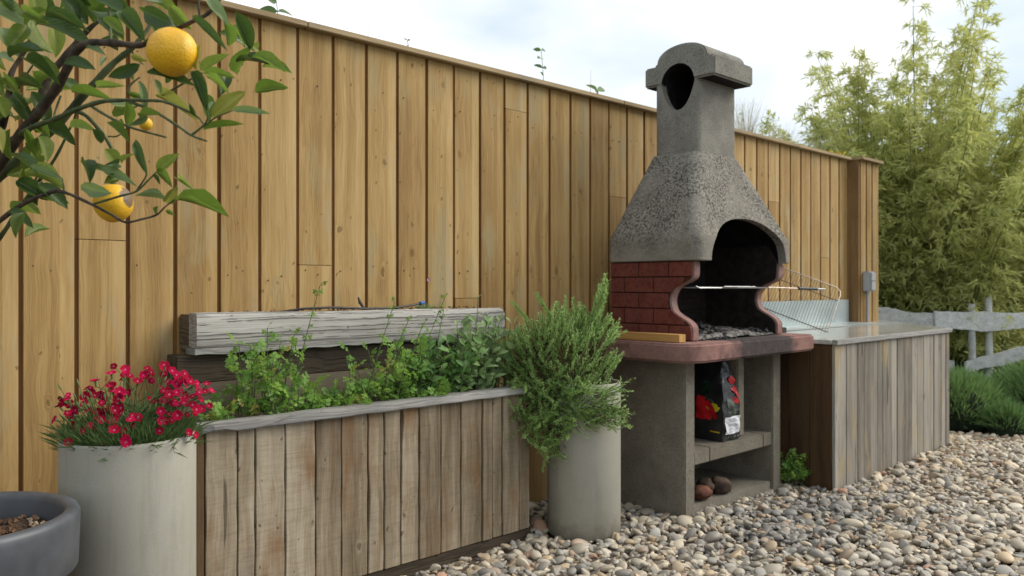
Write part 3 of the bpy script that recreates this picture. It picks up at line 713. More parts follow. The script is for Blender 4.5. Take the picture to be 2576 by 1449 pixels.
# nail heads
mb = MB()
for k in range(-12, 37):
    for z_ in (.34, 1.045, 1.745):
        for fx in (.035, .085):
            if random.random() < .25: continue
            cx2 = X0F + k*PITCH + fx + random.uniform(-.004,.004); cz2 = z_ + random.uniform(-.03,.03); yy = 2.6772
            mb.add([(cx2+.0020*math.cos(a), yy, cz2+.0020*math.sin(a)) for a in [q*math.pi/3 for q in range(6)]] + [(cx2+.0030*math.cos(a), 2.683, cz2+.0030*math.sin(a)) for a in [q*math.pi/3 for q in range(6)]],
                   [(0,1,2,3,4,5)] + [(q, (q+1) % 6, 6+(q+1) % 6, 6+q) for q in range(6)])
tag(mb.build('nail_heads', M['rust'], fence), kind='stuff')
# junction box
jb = empty('junction_box', (6.168, 2.60, .70), 'small pale grey electrical box with a conduit on the right end of the board fence', 'electrical box')
mb = MB(); mb.box(6.125, 6.215, 2.545, 2.598, .955, 1.105); mb.build('case', M['gplastic'], jb, bevel=.006)
mb = MB(); mb.box(6.133, 6.207, 2.532, 2.5448, .963, 1.030); mb.build('cover', M['gplastic'], jb, bevel=.004)
mb = MB(); mb.box(6.133, 6.207, 2.532, 2.5448, 1.034, 1.097); mb.build('cover', M['gplastic'], jb, bevel=.004)
mb = MB(); mb.tube([(6.17,2.578,.728),(6.17,2.578,.954)], .011, 10); autosmooth(mb.build('conduit', M['gplastic'], jb))

# ================================================================== planter
pl = empty('timber_planter', (1.66, 2.5, GZ), 'long two tier planter of weathered upright planks with a silvery beam behind', 'planter')
EX = [1.0,1.100,1.157,1.257,1.364,1.462,1.567,1.633,1.703,1.783,1.883,1.98,2.086,2.139,2.191,2.284,2.345]
for i in range(len(EX)-1):
    a, b = EX[i]+.0026, EX[i+1]-.0026
    j = random.uniform(-.003,.003); n_ = 9
    # slightly wavy sawn edges
    L_e = [(a + .0012*math.sin(q*1.7+i), GZ+.045+ (.58-GZ-.045)*q/n_) for q in range(n_+1)]
    R_e = [(b + .0012*math.sin(q*2.1+i*2), GZ+.045+ (.58-GZ-.045)*q/n_) for q in range(n_+1)][::-1]
    if i == 8:
        L_e = [(x_+ (.010 if z_ > .5 else .004 if z_ > .3 else 0), z_) for x_, z_ in L_e]
    if i == 6:
        L_e = [(x_ + .006*math.exp(-((z_-.25)/.08)**2), z_) for x_, z_ in L_e]
    mb = MB(); mb.prism([(x_, z_) for x_, z_ in L_e + R_e], 'y', 2.345+j, 2.368)
    mb.build('plank', M['plank'], pl, org=(a, 2.35, GZ), bevel=.002, segs=1)
# left end
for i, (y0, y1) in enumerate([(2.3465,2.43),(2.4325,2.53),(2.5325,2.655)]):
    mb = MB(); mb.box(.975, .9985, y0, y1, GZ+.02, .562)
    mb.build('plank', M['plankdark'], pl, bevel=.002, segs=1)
mb = MB(); mb.box(1.012, 1.046, 2.5665, 2.665, .535, .778); mb.build('end_board', M['darkwood'], pl, bevel=.002)  # shadow left of the beam, put into this board's dark colour
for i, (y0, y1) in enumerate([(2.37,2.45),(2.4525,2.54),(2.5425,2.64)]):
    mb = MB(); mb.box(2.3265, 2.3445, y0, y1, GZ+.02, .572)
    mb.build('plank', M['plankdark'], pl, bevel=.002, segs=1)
mb = MB(); mb.box(.99, 2.36, 2.352, 2.372, GZ-.01, GZ+.043); mb.build('base_rail', M['darkwood'], pl, bevel=.003)
# front capping, worn front edge
mb = MB(); n_ = 40; vs_ = []; 
for q in range(n_+1):
    x_ = .985 + (2.385-.985)*q/n_
    yf = 2.322 + .0012*math.sin(q*.9) + (.012 if q == 0 else 0); zb = .566 + .001*math.sin(q*1.3) + (.006 if 0 < q < 3 else 0); zt = .593 + .0005*math.sin(q*.7)
    vs_ += [(x_, yf, zb), (x_, yf+.002, zt), (x_, 2.405, zt-.002), (x_, 2.405, zb)]
fs = []
for q in range(n_):
    for k in range(4): fs.append((q*4+k, q*4+(k+1) % 4, (q+1)*4+(k+1) % 4, (q+1)*4+k))
fs += [(0,3,2,1), (n_*4, n_*4+1, n_*4+2, n_*4+3)]
mb.add(vs_, fs); mb.build('capping', M['capgrey'], pl, bevel=.003)
mb = MB(); mb.box(1.0, 2.325, 2.406, 2.535, GZ, .535); so = mb.build('soil', M['soil'], pl)
# back tier
mb = MB(); mb.box(1.0, 2.34, 2.54, 2.56, .535, .69); mb.build('back_board', M['backwood'], pl)
mb = MB(); mb.box(1.0, 2.34, 2.55, 2.565, .693, .778); mb.build('back_board', M['darkwood'], pl)
mb = MB(); n_ = 34; vs_ = []
for q in range(n_+1):
    x_ = 1.046 + (1.80-1.046)*q/n_; e_ = .002*math.sin(q*1.1) + .004*(q > n_-3)
    vs_ += [(x_, 2.527, .781+e_ + .012*q/n_*.4), (x_, 2.527, .8005), (x_, 2.60, .8005), (x_, 2.60, .781+e_)]
fs = []
for q in range(n_):
    for k in range(4): fs.append((q*4+k, q*4+(k+1) % 4, (q+1)*4+(k+1) % 4, (q+1)*4+k))
fs += [(0,3,2,1), (n_*4, n_*4+1, n_*4+2, n_*4+3)]
mb.add(vs_, fs); mb.build('trim_board', M['capgrey'], pl)
mb = MB(); n_ = 60; vs_ = []; ring = 10
for q in range(n_+1):
    x_ = 1.053 + (2.378-1.053)*q/n_; e1 = .0012*math.sin(q*.21) + random.uniform(-.0006,.0006); rr_ = .008 + (.012 if q == n_ else 0)
    zt = .912 + e1 - .008*q/n_ ; zb = .802 - .030*q/n_ ; y0 = 2.53 + random.uniform(-.0012,.0012)
    prof = [(y0+rr_, zb), (y0+.001, zb+rr_), (y0, (zb+zt)/2-.02), (y0, (zb+zt)/2+.02), (y0+.001, zt-rr_), (y0+rr_, zt), (2.59, zt), (2.592, zt-.004), (2.592, zb+.005), (2.58, zb)]
    vs_ += [(x_, a, b) for a, b in prof]
fs = []
for q in range(n_):
    for k in range(ring): fs.append((q*ring+k, q*ring+(k+1) % ring, (q+1)*ring+(k+1) % ring, (q+1)*ring+k))
fs += [tuple(range(ring))[::-1], tuple(n_*ring+k for k in range(ring))]
mb.add(vs_, fs); beam = mb.build('beam', M['sleeper'], pl); autosmooth(beam, 50)
mb = MB(); mb.box(1.054, 1.085, 2.5925, 2.674, .79, .906); mb.build('end_board', M['sleeperend'], pl, bevel=.004)
mb = MB(); mb.box(1.086, 2.36, 2.5925, 2.674, .80, .898); mb.build('soil', M['soil'], pl)
mb = MB()
for _ in range(420):
    x_ = random.choice([random.uniform(1.1,2.3), random.gauss(1.72,.12)]); y_ = random.uniform(2.545,2.66)
    if not 1.06 < x_ < 2.36: continue
    s = random.uniform(.003,.009); z_ = (.900 if y_ > 2.593 else .909) + random.uniform(0,.004)
    a = random.uniform(0,3.1); c_, s_2 = math.cos(a)*s, math.sin(a)*s
    mb.add([(x_-c_,y_-s_2,z_),(x_+s_2*.4,y_-c_*.4,z_+.001),(x_+c_,y_+s_2,z_),(x_-s_2*.4,y_+c_*.4,z_+.004)], [(0,1,2,3),(0,1,3)])
tag(mb.build('bark_debris', M['bark'], pl), kind='stuff')
# drip pipe
dp = empty('drip_pipe', (1.6, 2.6, .91), 'thin black irrigation pipe with a blue end cap lying on the silvery beam', 'pipe')
mb = MB(); mb.tube([(1.36,2.60,.906),(1.45,2.58,.918),(1.56,2.57,.921),(1.70,2.565,.914),(1.83,2.57,.913),(1.93,2.58,.923),(1.975,2.59,.929)], .0042, 8); autosmooth(mb.build('pipe', M['black'], dp))
mb = MB(); mb.tube([(1.705,2.575,.91),(1.70,2.60,.935),(1.700,2.612,.955)], [.004,.006,.003], 8); autosmooth(mb.build('elbow', M['black'], dp))
mb = MB(); mb.tube([(1.972,2.588,.928),(1.995,2.592,.932)], [.0085,.007], 10); autosmooth(mb.build('end_cap', M['blue'], dp))

# ================================================================== round pots
def tall_pot(x, y, r, label, top):
    o = empty('cylinder_pot', (x, y, GZ-.01), label, 'plant pot', 'tall round pale concrete pots')
    mb = MB(); mb.lathe([(r-.03,GZ),(r-.006,GZ),(r,GZ+.008),(r,top-.008),(r-.0015,top-.002),(r-.005,top),(r-.010,top-.001),(r-.0125,top-.006),(r-.0135,top-.08),(.0,top-.08)], 72, x, y)
    b = mb.build('pot_body', M['pot'], o, org=(x, y, GZ)); autosmooth(b, 50)
    mb = MB(); mb.lathe([(r-.0145,top-.035),(r*.5,top-.022),(0,top-.018)], 40, x, y)
    b = mb.build('soil', M['soil'], o, org=(x, y, top-.04)); autosmooth(b); return o
pot_a = tall_pot(.732, 2.178, .160, 'pale concrete cylinder pot filled with crimson flowers, left of the timber planter', .62)
pot_b = tall_pot(2.58, 2.26, .153, 'pale concrete cylinder pot under the rosemary, between planter and barbecue', .60)

# dark bowl
bowl = empty('bowl_planter', (.331, 2.009, GZ), 'wide slate grey bowl planter with a thick rounded rim, holding bare soil', 'planter')
prof = [(.10,GZ),(.150,GZ),(.155,GZ+.02),(.185,.30),(.196,.385),(.202,.392)]
mb = MB(); mb.lathe(prof, 72, .331, 2.009); autosmooth(mb.build('bowl_body', M['bowl'], bowl, org=(.331,2.009,GZ)), 60)
prof = [(.196,.392),(.222,.393),(.2265,.400),(.2305,.500),(.230,.510),(.226,.518),(.218,.521),(.206,.520),(.200,.515),(.197,.505),(.193,.45),(.190,.40)]
mb = MB(); mb.lathe(prof, 72, .331, 2.009); autosmooth(mb.build('rim', M['bowlrim'], bowl, org=(.331,2.009,.39)), 60)
mb = MB()
vs_ = []; fs = []; nr, na = 12, 48
for i in range(nr+1):
    for k in range(na):
        r_ = .193*i/nr; a = 2*math.pi*k/na
        vs_.append((.331+r_*math.cos(a), 2.009+r_*math.sin(a), .458 + random.uniform(-.005,.007) + .012*math.sin(3*a)*i/nr))
for i in range(nr):
    for k in range(na):
        k2 = (k+1) % na; fs.append((i*na+k, (i+1)*na+k, (i+1)*na+k2, i*na+k2))
mb.add(vs_, fs); autosmooth(mb.build('soil', M['soil'], bowl), 80)
for nm, mat, cnt, s0 in (('bark_chip', 'bark', 330, .0075), ('wood_chip', 'chip', 60, .007)):
    mb = MB()
    for _ in range(cnt):
        a = random.uniform(0,6.28); r_ = .185*math.sqrt(random.random()); x_, y_ = .331+r_*math.cos(a), 2.009+r_*math.sin(a)
        s = random.uniform(.4,1.2)*s0; q = Quaternion((random.gauss(0,1),random.gauss(0,1),random.gauss(0,1),random.gauss(0,1))).normalized()
        bx = [q @ Vector((sx*s*1.6, sy*s*.6, sz*s*.35)) + Vector((x_,y_,.468)) for sx in (-1,1) for sy in (-1,1) for sz in (-1,1)]
        mb.add(bx, [(0,1,3,2),(4,6,7,5),(0,4,5,1),(2,3,7,6),(0,2,6,4),(1,5,7,3)])
    tag(mb.build(nm, M[mat], bowl), kind='stuff')

# ================================================================== barbecue
bq = empty('masonry_barbecue', (3.43, 2.3, GZ), 'tall cast stone barbecue with grey hood and chimney over red brick sides', 'barbecue')
b0, b1 = 2.995, 3.835
ST = M['stone']
def bxp(name, x0, x1, y0, y1, z0, z1, mat, bev=.004, parent=bq):
    mb = MB(); mb.box(x0, x1, y0, y1, z0, z1); return mb.build(name, mat, parent, bevel=bev)
bxp('side_wall', b0, b0+.076, 2.04, 2.50, GZ-.04, .669, ST, .006)
bxp('side_wall', b1-.080, b1, 2.04, 2.50, GZ-.04, .669, ST, .006)
bxp('back_wall', b0+.078, b1-.082, 2.462, 2.50, GZ-.04, .669, ST)
bxp('bottom_plate', b0+.078, b1-.082, 2.052, 2.46, GZ-.03, .022, ST)
bxp('shelf', b0+.078, b0+.2, 2.046, 2.46, .203, .268, ST)
bxp('shelf', b0+.203, b1-.165, 2.046, 2.46, .203, .268, ST)
bxp('shelf', b1-.162, b1-.082, 2.046, 2.46, .203, .268, ST)
bxp('divider', 3.50, 3.562, 2.085, 2.46, .270, .669, ST, .006)
# slab with a rounded front left corner
pts_ = [(2.871,2.52)]; cr_ = .11
for q in range(9):
    a = math.pi + (math.pi/2)*q/8; pts_.append((2.871+cr_+cr_*math.cos(a), 1.924+cr_+cr_*math.sin(a)))
for q in range(9):
    a = -math.pi/2 + (math.pi/2)*q/8; pts_.append((3.98-.035+.035*math.cos(a), 1.924+.035+.035*math.sin(a)))
pts_.append((3.98,2.52))
mb = MB(); mb.prism(pts_, 'z', .671, .752); sl = mb.build('slab', M['slab'], bq, bevel=.010, segs=3, org=(3.425,2.2,.671)); autosmooth(sl, 50)
# sides with curved front profile
PR = [(2.040,.754),(2.040,.812),(2.052,.832),(2.086,.853),(2.125,.868),(2.146,.885),(2.157,.928),(2.151,.960),(2.122,1.000),(2.085,1.010),(2.050,1.020),(2.036,1.034),(2.034,1.060),(2.034,1.108)]
def yf(z):
    for (ya, za), (yb, zb) in zip(PR, PR[1:]):
        if za <= z <= zb: return ya + (yb-ya)*(z-za)/(zb-za)
    return PR[-1][0]
def finer(pr, n_=4):
    z = np.linspace(.754, 1.108, 40); y = [yf(q) for q in z]
    y = np.convolve(np.pad(y, 2, 'edge'), [.1,.2,.4,.2,.1], 'valid'); return list(zip(y, z))
PF = finer(PR)
def yfs(z): return float(np.interp(z, [p[1] for p in PF], [p[0] for p in PF]))
for (xa, xb, outer) in ((3.054, 3.104, -1), (3.803, 3.853, 1)):
    mb = MB(); mb.prism(PF + [(2.50,1.108),(2.50,.754)], 'x', xa, xb)
    side = mb.build('side_panel', M['pink'], bq, bevel=.004)
    ox0, ox1 = (3.045, 3.0538) if outer < 0 else (3.8532, 3.862)
    zz = [.754, .822, .894, .966, 1.038, 1.108]
    mb = MB(); mb.prism([(y_+.008, z_) for y_, z_ in PF] + [(2.499,1.108),(2.499,.754)], 'x', min(ox0+.006,ox1) if outer < 0 else 3.8532, 3.0538 if outer < 0 else 3.8562)
    mb.build('mortar_joint', M['joint'], bq)
    for r_ in range(5):
        za, zb = zz[r_]+.003, zz[r_+1]-.003
        edges = [2.50 - .168*q - (0.084 if r_ % 2 else 0) for q in range(0, 5)]
        edges = [2.50] + [e for e in edges if e < 2.49] 
        for q in range(len(edges)):
            yb_ = edges[q]-.003; ya_ = (edges[q+1]+.003) if q+1 < len(edges) else 1.9
            zs_ = np.linspace(za, zb, 6); fr = [max(ya_, yfs(z_)+.004) for z_ in zs_]
            if min(yb_ - f for f in fr) < .012: continue
            mb = MB(); mb.prism([(fr[i], zs_[i]) for i in range(6)] + [(yb_, zb), (yb_, za)], 'x', ox0, ox1)
            mb.build('brick', M['brick'], bq, bevel=.002, segs=1)
# firebox lining: sooty inner sides and back
for xa, xb in ((3.106, 3.112), (3.795, 3.801)):
    mb = MB(); mb.prism([(y_+.010, z_) for y_, z_ in PF] + [(2.034,1.109),(2.09,1.20),(2.44,1.20),(2.46,1.106),(2.46,.756)], 'x', xa, xb); mb.build('firebox_lining', M['sootbrick'], bq)
for r_ in range(8):
    bxp('firebox_lining', 3.114, 3.793, 2.448 + .006*(r_ % 2), 2.46, .756+r_*.0585, .756+(r_+1)*.0585-.003, M['sootbrick' if r_ < 4 else 'soot'], .002)
bxp('back_panel', 3.106, 3.801, 2.463, 2.498, .756, 1.108, M['joint'])
# ash bed and charcoal
mb = MB(); nx_, ny_ = 60, 40; vs_ = []
from mathutils import noise as mn
for i in range(nx_+1):
    for j in range(ny_+1):
        x_ = 3.115 + .675*i/nx_; y_ = 2.045 + .40*j/ny_
        h = .010 + .020*mn.noise(Vector((x_*9,y_*9,3))) + .010*mn.noise(Vector((x_*30,y_*30,1))) + .03*(j/ny_) + .015*max(0, .5-abs(i/nx_-.3))
        if j < 2: h *= .3
        vs_.append((x_, y_, .7535+max(.001,h)))
fs = [(i*(ny_+1)+j, (i+1)*(ny_+1)+j, (i+1)*(ny_+1)+j+1, i*(ny_+1)+j+1) for i in range(nx_) for j in range(ny_)]
mb.add(vs_, fs); tag(mb.build('ash', M['ash'], bq), kind='stuff')
def lumps(mb, cnt, gen, s0, s1, fl=.7):
    for _ in range(cnt):
        p = Vector(gen()); s = random.uniform(s0, s1)
        q = Quaternion((random.gauss(0,1),random.gauss(0,1),random.gauss(0,1),random.gauss(0,1))).normalized()
        vv = [q @ (Vector((sx*random.uniform(.5,1.3), sy*random.uniform(.5,1.1), sz*fl*random.uniform(.6,1)))*s) + p for sx in (-1,1) for sy in (-1,1) for sz in (-1,1)]
        mb.add(vv, [(0,1,3,2),(4,6,7,5),(0,4,5,1),(2,3,7,6),(0,2,6,4),(1,5,7,3)])
mb = MB(); lumps(mb, 520, lambda: (random.uniform(3.12,3.78), random.triangular(2.045,2.43,2.40), .765+random.uniform(0,.012)), .003, .011)
lumps(mb, 160, lambda: (random.uniform(3.12,3.5), random.triangular(2.15,2.43,2.42), .79+random.uniform(0,.02)), .005, .014)
lumps(mb, 60, lambda: (random.uniform(3.14,3.4), random.uniform(2.02,2.06), .757), .002, .007)
tag(mb.build('charcoal', M['coal'], bq), kind='stuff')

# hood: outer shell loft with an arched opening, 45 mm walls
HX0, HX1, HY0, HY1 = 3.035, 3.880, 2.000, 2.520
TX0, TX1, TY0, TY1 = 3.262, 3.640, 2.155, 2.432
def hood_at(z, ins=0.0):
    if z <= 1.215: t_ = 0
    else: t_ = (z-1.215)/(1.632-1.215)
    t_ = t_**1.04
    g = lambda a, b: a + (b-a)*t_
    return g(HX0,TX0)+ins, g(HX1,TX1)-ins, g(HY0,TY0)+ins, g(HY1,TY1)-ins
def ring_pts(z, ins, rad, nseg=7, nside=26):
    x0, x1, y0, y1 = hood_at(z, ins); P_ = []
    rad = max(.006, rad)
    cs = [(x0+rad,y0+rad,math.pi),(x1-rad,y0+rad,1.5*math.pi),(x1-rad,y1-rad,0),(x0+rad,y1-rad,.5*math.pi)]
    for ci, (cx, cy, a0) in enumerate(cs):
        for q in range(nseg+1):
            a = a0 + (math.pi/2)*q/nseg; P_.append((cx+rad*math.cos(a), cy+rad*math.sin(a), z))
        nxt = cs[(ci+1) % 4]; a = nxt[2]; e = (nxt[0]+rad*math.cos(a), nxt[1]+rad*math.sin(a), z); s0_ = P_[-1]
        for q in range(1, nside): P_.append(tuple(s0_[k] + (e[k]-s0_[k])*q/nside for k in range(3)))
    return P_
zs = [1.110,1.114,1.13,1.16,1.19,1.208,1.222,1.24] + list(np.linspace(1.262, 1.62, 16)) + [1.629, 1.632]
def hood_mesh():
    bm = bmesh.new(); outer = []; inner = []
    def arch_z(x):
        u = (x - 3.478)/.337
        return 1.110 + .212*math.sqrt(max(0, 1-abs(u)**2.25)) if abs(u) < 1 else 1.10
    rows = []
    for ins, store in ((0, outer), (.042, inner)):
        for z in zs:
            rad = .045 + .01*(z > 1.25)
            e = .004 if (z == zs[0] and ins == 0) else 0
            store.append([bm.verts.new(p) for p in ring_pts(z, ins+e, rad - ins*.5)])
    N = len(outer[0])
    def quad(a, b, c, d):
        try: return bm.faces.new((a,b,c,d))
        except ValueError: return None
    for st, fl in ((outer, False), (inner, True)):
        for i in range(len(zs)-1):
            for k in range(N):
                k2 = (k+1) % N
                q = (st[i][k], st[i][k2], st[i+1][k2], st[i+1][k])
                quad(*(q[::-1] if fl else q))
    for k in range(N):
        k2 = (k+1) % N
        quad(outer[0][k2], outer[0][k], inner[0][k], inner[0][k2]); quad(outer[-1][k], outer[-1][k2], inner[-1][k2], inner[-1][k])
    bm.normal_update()
    me = D.meshes.new('hood'); bm.to_mesh(me); bm.free()
    return me
hm = hood_mesh(); hm.materials.append(M['hood']); hm.materials.append(M['soot'])
hood = D.objects.new('hood', hm); col.objects.link(hood)
# cut the arch with a boolean, then bake the result into the mesh
cut = MB(); ap = []
for q in range(41):
    a = math.pi*q/40; ap.append((3.478 - .337*math.copysign(abs(math.cos(a))**.9, math.cos(a)), 1.109 + .207*math.sin(a)**.92))
ap = ap + [(3.815, 1.0), (3.141, 1.0)]
cut.prism(ap, 'y', 1.9, 2.25); cme = cut.mesh('cut', M['hood'])
bm = bmesh.new(); bm.from_mesh(cme); bmesh.ops.recalc_face_normals(bm, faces=bm.faces); bm.to_mesh(cme); bm.free()
co_ = D.objects.new('cutter', cme); col.objects.link(co_)
bo = hood.modifiers.new('b', 'BOOLEAN'); bo.operation = 'DIFFERENCE'; bo.object = co_; bo.solver = 'EXACT'
bpy.context.view_layer.update()
dg = bpy.context.evaluated_depsgraph_get(); hm2 = D.meshes.new_from_object(hood.evaluated_get(dg))
hood.modifiers.clear(); hood.data = hm2; D.objects.remove(co_)
for v_ in hm2.vertices: v_.co -= Vector((3.458, 2.26, 1.11))
hood.parent = bq; hood.location = Vector((3.458,2.26,1.11)) - bq.location
# soot on the inner faces
hm2.materials.clear(); hm2.materials.append(M['hood']); hm2.materials.append(M['soot'])
for p in hm2.polygons:
    c = p.center + Vector((3.458,2.26,1.11)); x0, x1, y0, y1 = hood_at(c.z, .036)
    p.material_index = 1 if (x0 < c.x < x1 and y0 < c.y < y1 and c.z < 1.631) else 0
autosmooth(hood, 32)

# chimney: square flue with a teardrop opening through its side, and an arched cowl
CX0, CX1, CY0, CY1 = 3.284, 3.626, 2.163, 2.420
def chimney_shell():
    bm = bmesh.new()
    def add(pts_a, z0, z1):
        a = [bm.verts.new((*p, z0)) for p in pts_a]; b = [bm.verts.new((*p, z1)) for p in pts_a]
        n_ = len(a)
        for i in range(n_): bm.faces.new((a[i], a[(i+1) % n_], b[(i+1) % n_], b[i]))
        return a, b
    def rr(x0, x1, y0, y1, r, seg=5):
        P_ = []
        for cx, cy, a0 in ((x0+r,y0+r,math.pi),(x1-r,y0+r,1.5*math.pi),(x1-r,y1-r,0),(x0+r,y1-r,.5*math.pi)):
            for q in range(seg+1):
                an = a0 + math.pi/2*q/seg; P_.append((cx+r*math.cos(an), cy+r*math.sin(an)))
        return P_
    o_ = rr(CX0,CX1,CY0,CY1,.035); i_ = rr(CX0+.04,CX1-.04,CY0+.04,CY1-.04,.01)
    a, b = add(o_, 1.634, 1.985); c, d_ = add(i_, 1.634, 1.985)
    n_ = len(a)
    for i in range(n_):
        j = (i+1) % n_
        bm.faces.new((a[j], a[i], c[i], c[j])); bm.faces.new((b[i], b[j], d_[j], d_[i]))
    bmesh.ops.recalc_face_normals(bm, faces=bm.faces)
    me = D.meshes.new('flue'); bm.to_mesh(me); bm.free(); return me
def cowl_mesh():
    pr = [(2.076,1.978),(2.476,1.978),(2.476,2.076),(2.405,2.076)]
    for q in range(1, 24):
        a = math.pi*q/24; pr.append((2.262+.143*math.cos(a), 2.076+.084*math.sin(a)**.8))
    pr += [(2.119,2.076),(2.076,2.076)]
    mb = MB(); mb.prism(pr, 'x', 3.282, 3.630); me = mb.mesh('cowl', M['chimney'])
    bm = bmesh.new(); bm.from_mesh(me); bmesh.ops.recalc_face_normals(bm, faces=bm.faces)
    es = [e for e in bm.edges if e.calc_face_angle(0) > .6]
    bmesh.ops.bevel(bm, geom=es, offset=.009, segments=3, affect='EDGES', clamp_overlap=True)
    bm.to_mesh(me); bm.free(); return me
hole = []
for q in range(40):
    a = 2*math.pi*q/40; y_ = 2.280 + .094*math.cos(a); s_3 = math.sin(a)
    z_ = 1.975 + (.092*s_3 if s_3 > 0 else .132*s_3)
    if s_3 < 0: y_ = 2.280 + .094*math.copysign(abs(math.cos(a))**.85, math.cos(a))*(1 + .22*s_3)
    hole.append((y_, z_))
def cutmesh(me, pr, x0, x1, name, extra=None):
    cut = MB(); cut.prism(pr, 'x', x0, x1); cme = cut.mesh('cut', M['chimney'])
    bm = bmesh.new(); bm.from_mesh(cme); bmesh.ops.recalc_face_normals(bm, faces=bm.faces); bm.to_mesh(cme); bm.free()
    o = D.objects.new(name, me); col.objects.link(o); c = D.objects.new('cutter', cme); col.objects.link(c)
    bo = o.modifiers.new('b', 'BOOLEAN'); bo.operation = 'DIFFERENCE'; bo.object = c; bo.solver = 'EXACT'
    bpy.context.view_layer.update(); dg = bpy.context.evaluated_depsgraph_get()
    m2 = D.meshes.new_from_object(o.evaluated_get(dg)); o.modifiers.clear(); o.data = m2; D.objects.remove(c)
    return o
fl = cutmesh(chimney_shell(), hole, 3.2, 3.45, 'flue'); cw_ = cutmesh(cowl_mesh(), hole, 3.2, 3.585, 'cowl')
for o, bp, smo in ((fl, Vector((3.455,2.29,1.634)), 40), (cw_, Vector((3.455,2.276,1.978)), 35)):
    for v_ in o.data.vertices: v_.co -= bp
    o.data.materials.clear(); o.data.materials.append(M['chimney']); o.data.materials.append(M['soot'])
    for p in o.data.polygons:
        c = p.center + bp; p.material_index = 1 if (3.315 < c.x < 3.59 and 2.19 < c.y < 2.39 and c.z < 2.085) else 0
    o.parent = bq; o.location = bp - bq.location
    autosmooth(o, smo)
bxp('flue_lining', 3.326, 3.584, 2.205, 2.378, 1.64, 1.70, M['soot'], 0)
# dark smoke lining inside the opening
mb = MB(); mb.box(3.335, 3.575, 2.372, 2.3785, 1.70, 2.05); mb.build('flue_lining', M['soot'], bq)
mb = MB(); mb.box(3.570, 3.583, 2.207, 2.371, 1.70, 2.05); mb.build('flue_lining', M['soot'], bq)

# offcut of wood lying on the slab
mb = MB(); mb.box(2.935, 2.985, 2.030, 2.40, .7535, .788)
o = mb.build('wood_offcut', M['offcut'], bevel=.002); tag(o, 'short honey coloured wood offcut lying on the red slab, left of the bricks', 'wood offcut')
# grill with handle inside the firebox
gr = empty('cooking_grill', (3.45, 2.2, .985), 'flat chrome cooking grill with a black handle, level across the firebox', 'grill')
def rod(name, pts, r, mat, parent, seg=6): 
    mb = MB(); mb.tube(pts, r, seg); return autosmooth(mb.build(name, mat, parent))
gz = .990
rod('rim', [(3.13,2.075,gz),(3.785,2.075,gz-.002),(3.80,2.09,gz-.002),(3.80,2.40,gz+.003),(3.785,2.415,gz+.003),(3.13,2.415,gz+.003),(3.118,2.40,gz+.003),(3.118,2.09,gz),(3.13,2.075,gz)], .0036, M['chrome'], gr)
mb = MB()
for i in range(40): mb.tube([(3.135+i*.0165,2.078,gz+.001),(3.135+i*.0165,2.412,gz+.003)], .0014, 5)
tag(mb.build('wire_grid', M['chrome'], gr), kind='stuff')
rod('frame_rod', [(3.105,2.060,gz+.006),(3.13,2.056,gz-.002),(3.45,2.056,gz-.002)], .0035, M['chrome'], gr)
rod('frame_rod', [(3.32,2.050,gz+.004),(3.60,2.050,gz+.003)], .0030, M['chrome'], gr)
rod('frame_rod', [(3.80,2.13,gz),(3.92,2.12,gz-.001),(4.14,2.10,gz-.006)], .0030, M['steel'], gr)
rod('handle', [(4.14,2.100,gz-.006),(4.32,2.085,gz-.010)], .0085, M['black'], gr, 10)
rod('handle_cap', [(4.32,2.085,gz-.010),(4.40,2.078,gz-.012)], .0060, M['chrome'], gr, 10)
# leaning wire rack
A_ = Vector((4.372,2.047,.742)); B_ = Vector((4.223,2.326,.865)); C_ = Vector((4.576,2.057,.977))
e_ = B_-A_; v_ = C_-A_
e_ = e_*1.12
rk = empty('wire_rack', tuple(A_), 'tilted wire barbecue rack leaning on the worktop beside the hood', 'wire rack')
def Q(a, b): return A_ + e_*a + v_*b
cn = [Q(0,.0), Q(0,.86), Q(.02,.95), Q(.10,1.0), Q(1,1.0)]
rod('rim', cn, .0030, M['steel'], rk); rod('rim', [Q(0,0), Q(1,0)], .0028, M['rust'], rk)
rod('cross_rod', [Q(0,.72), Q(1,.72)], .0022, M['rust'], rk)
for i in range(1, 25): rod('bar', [Q(i/24.5,-.06), Q(i/24.5,1.0)], .0012, M['rust'], rk, 5)
# brush head on the slab edge
o = bxp('bristle_brush', 3.99, 4.09, 2.14, 2.17, .745, .775, M['black'], .003, None)
tag(o, 'small black bristle brush head lying at the right of the firebox', 'brush')

# charcoal bag
bag = empty('charcoal_bag', (3.33, 2.15, .27), 'black charcoal bag with red and yellow print and a white label on the barbecue shelf', 'charcoal bag')
bx0, bx1, by0, by1 = 3.332, 3.482, 2.062, 2.33
def bag_ring(z):
    t_ = (z-.27)/.36; s = 1 - .0*t_
    pin = .10*t_**2.2; lean = .028*t_
    bul = .006*math.sin(math.pi*min(1,t_*1.1))
    x0 = bx0 + pin*.55 - bul; x1 = bx1 - pin*.25 + lean*.4 + bul; y0 = by0 + pin*.5 - bul; y1 = by1 - pin*.4
    return x0, x1, y0, y1
def bag_pt(f, u, z, off=0.0):
    x0, x1, y0, y1 = bag_ring(z); r = .012
    wob = .0035*math.sin(z*90+u*7) + .003*math.sin(z*47+u*19)
    if f == 0: return (x0 + wob - off, y1 + (y0-y1)*u, z)      # left face
    if f == 1: return (x0 + (x1-x0)*u, y0 + wob - off, z)      # front face
    if f == 2: return (x1 + wob + off, y0 + (y1-y0)*u, z)
    return (x1 + (x0-x1)*u, y1 + wob, z)
mb = MB(); zz = [.272] + list(np.linspace(.28,.635,18)); nu = 7; vs_ = []
for z in zz:
    for f in range(4):
        for q in range(nu): vs_.append(bag_pt(f, q/nu*.96+.02, z))
N_ = 4*nu; fs = []
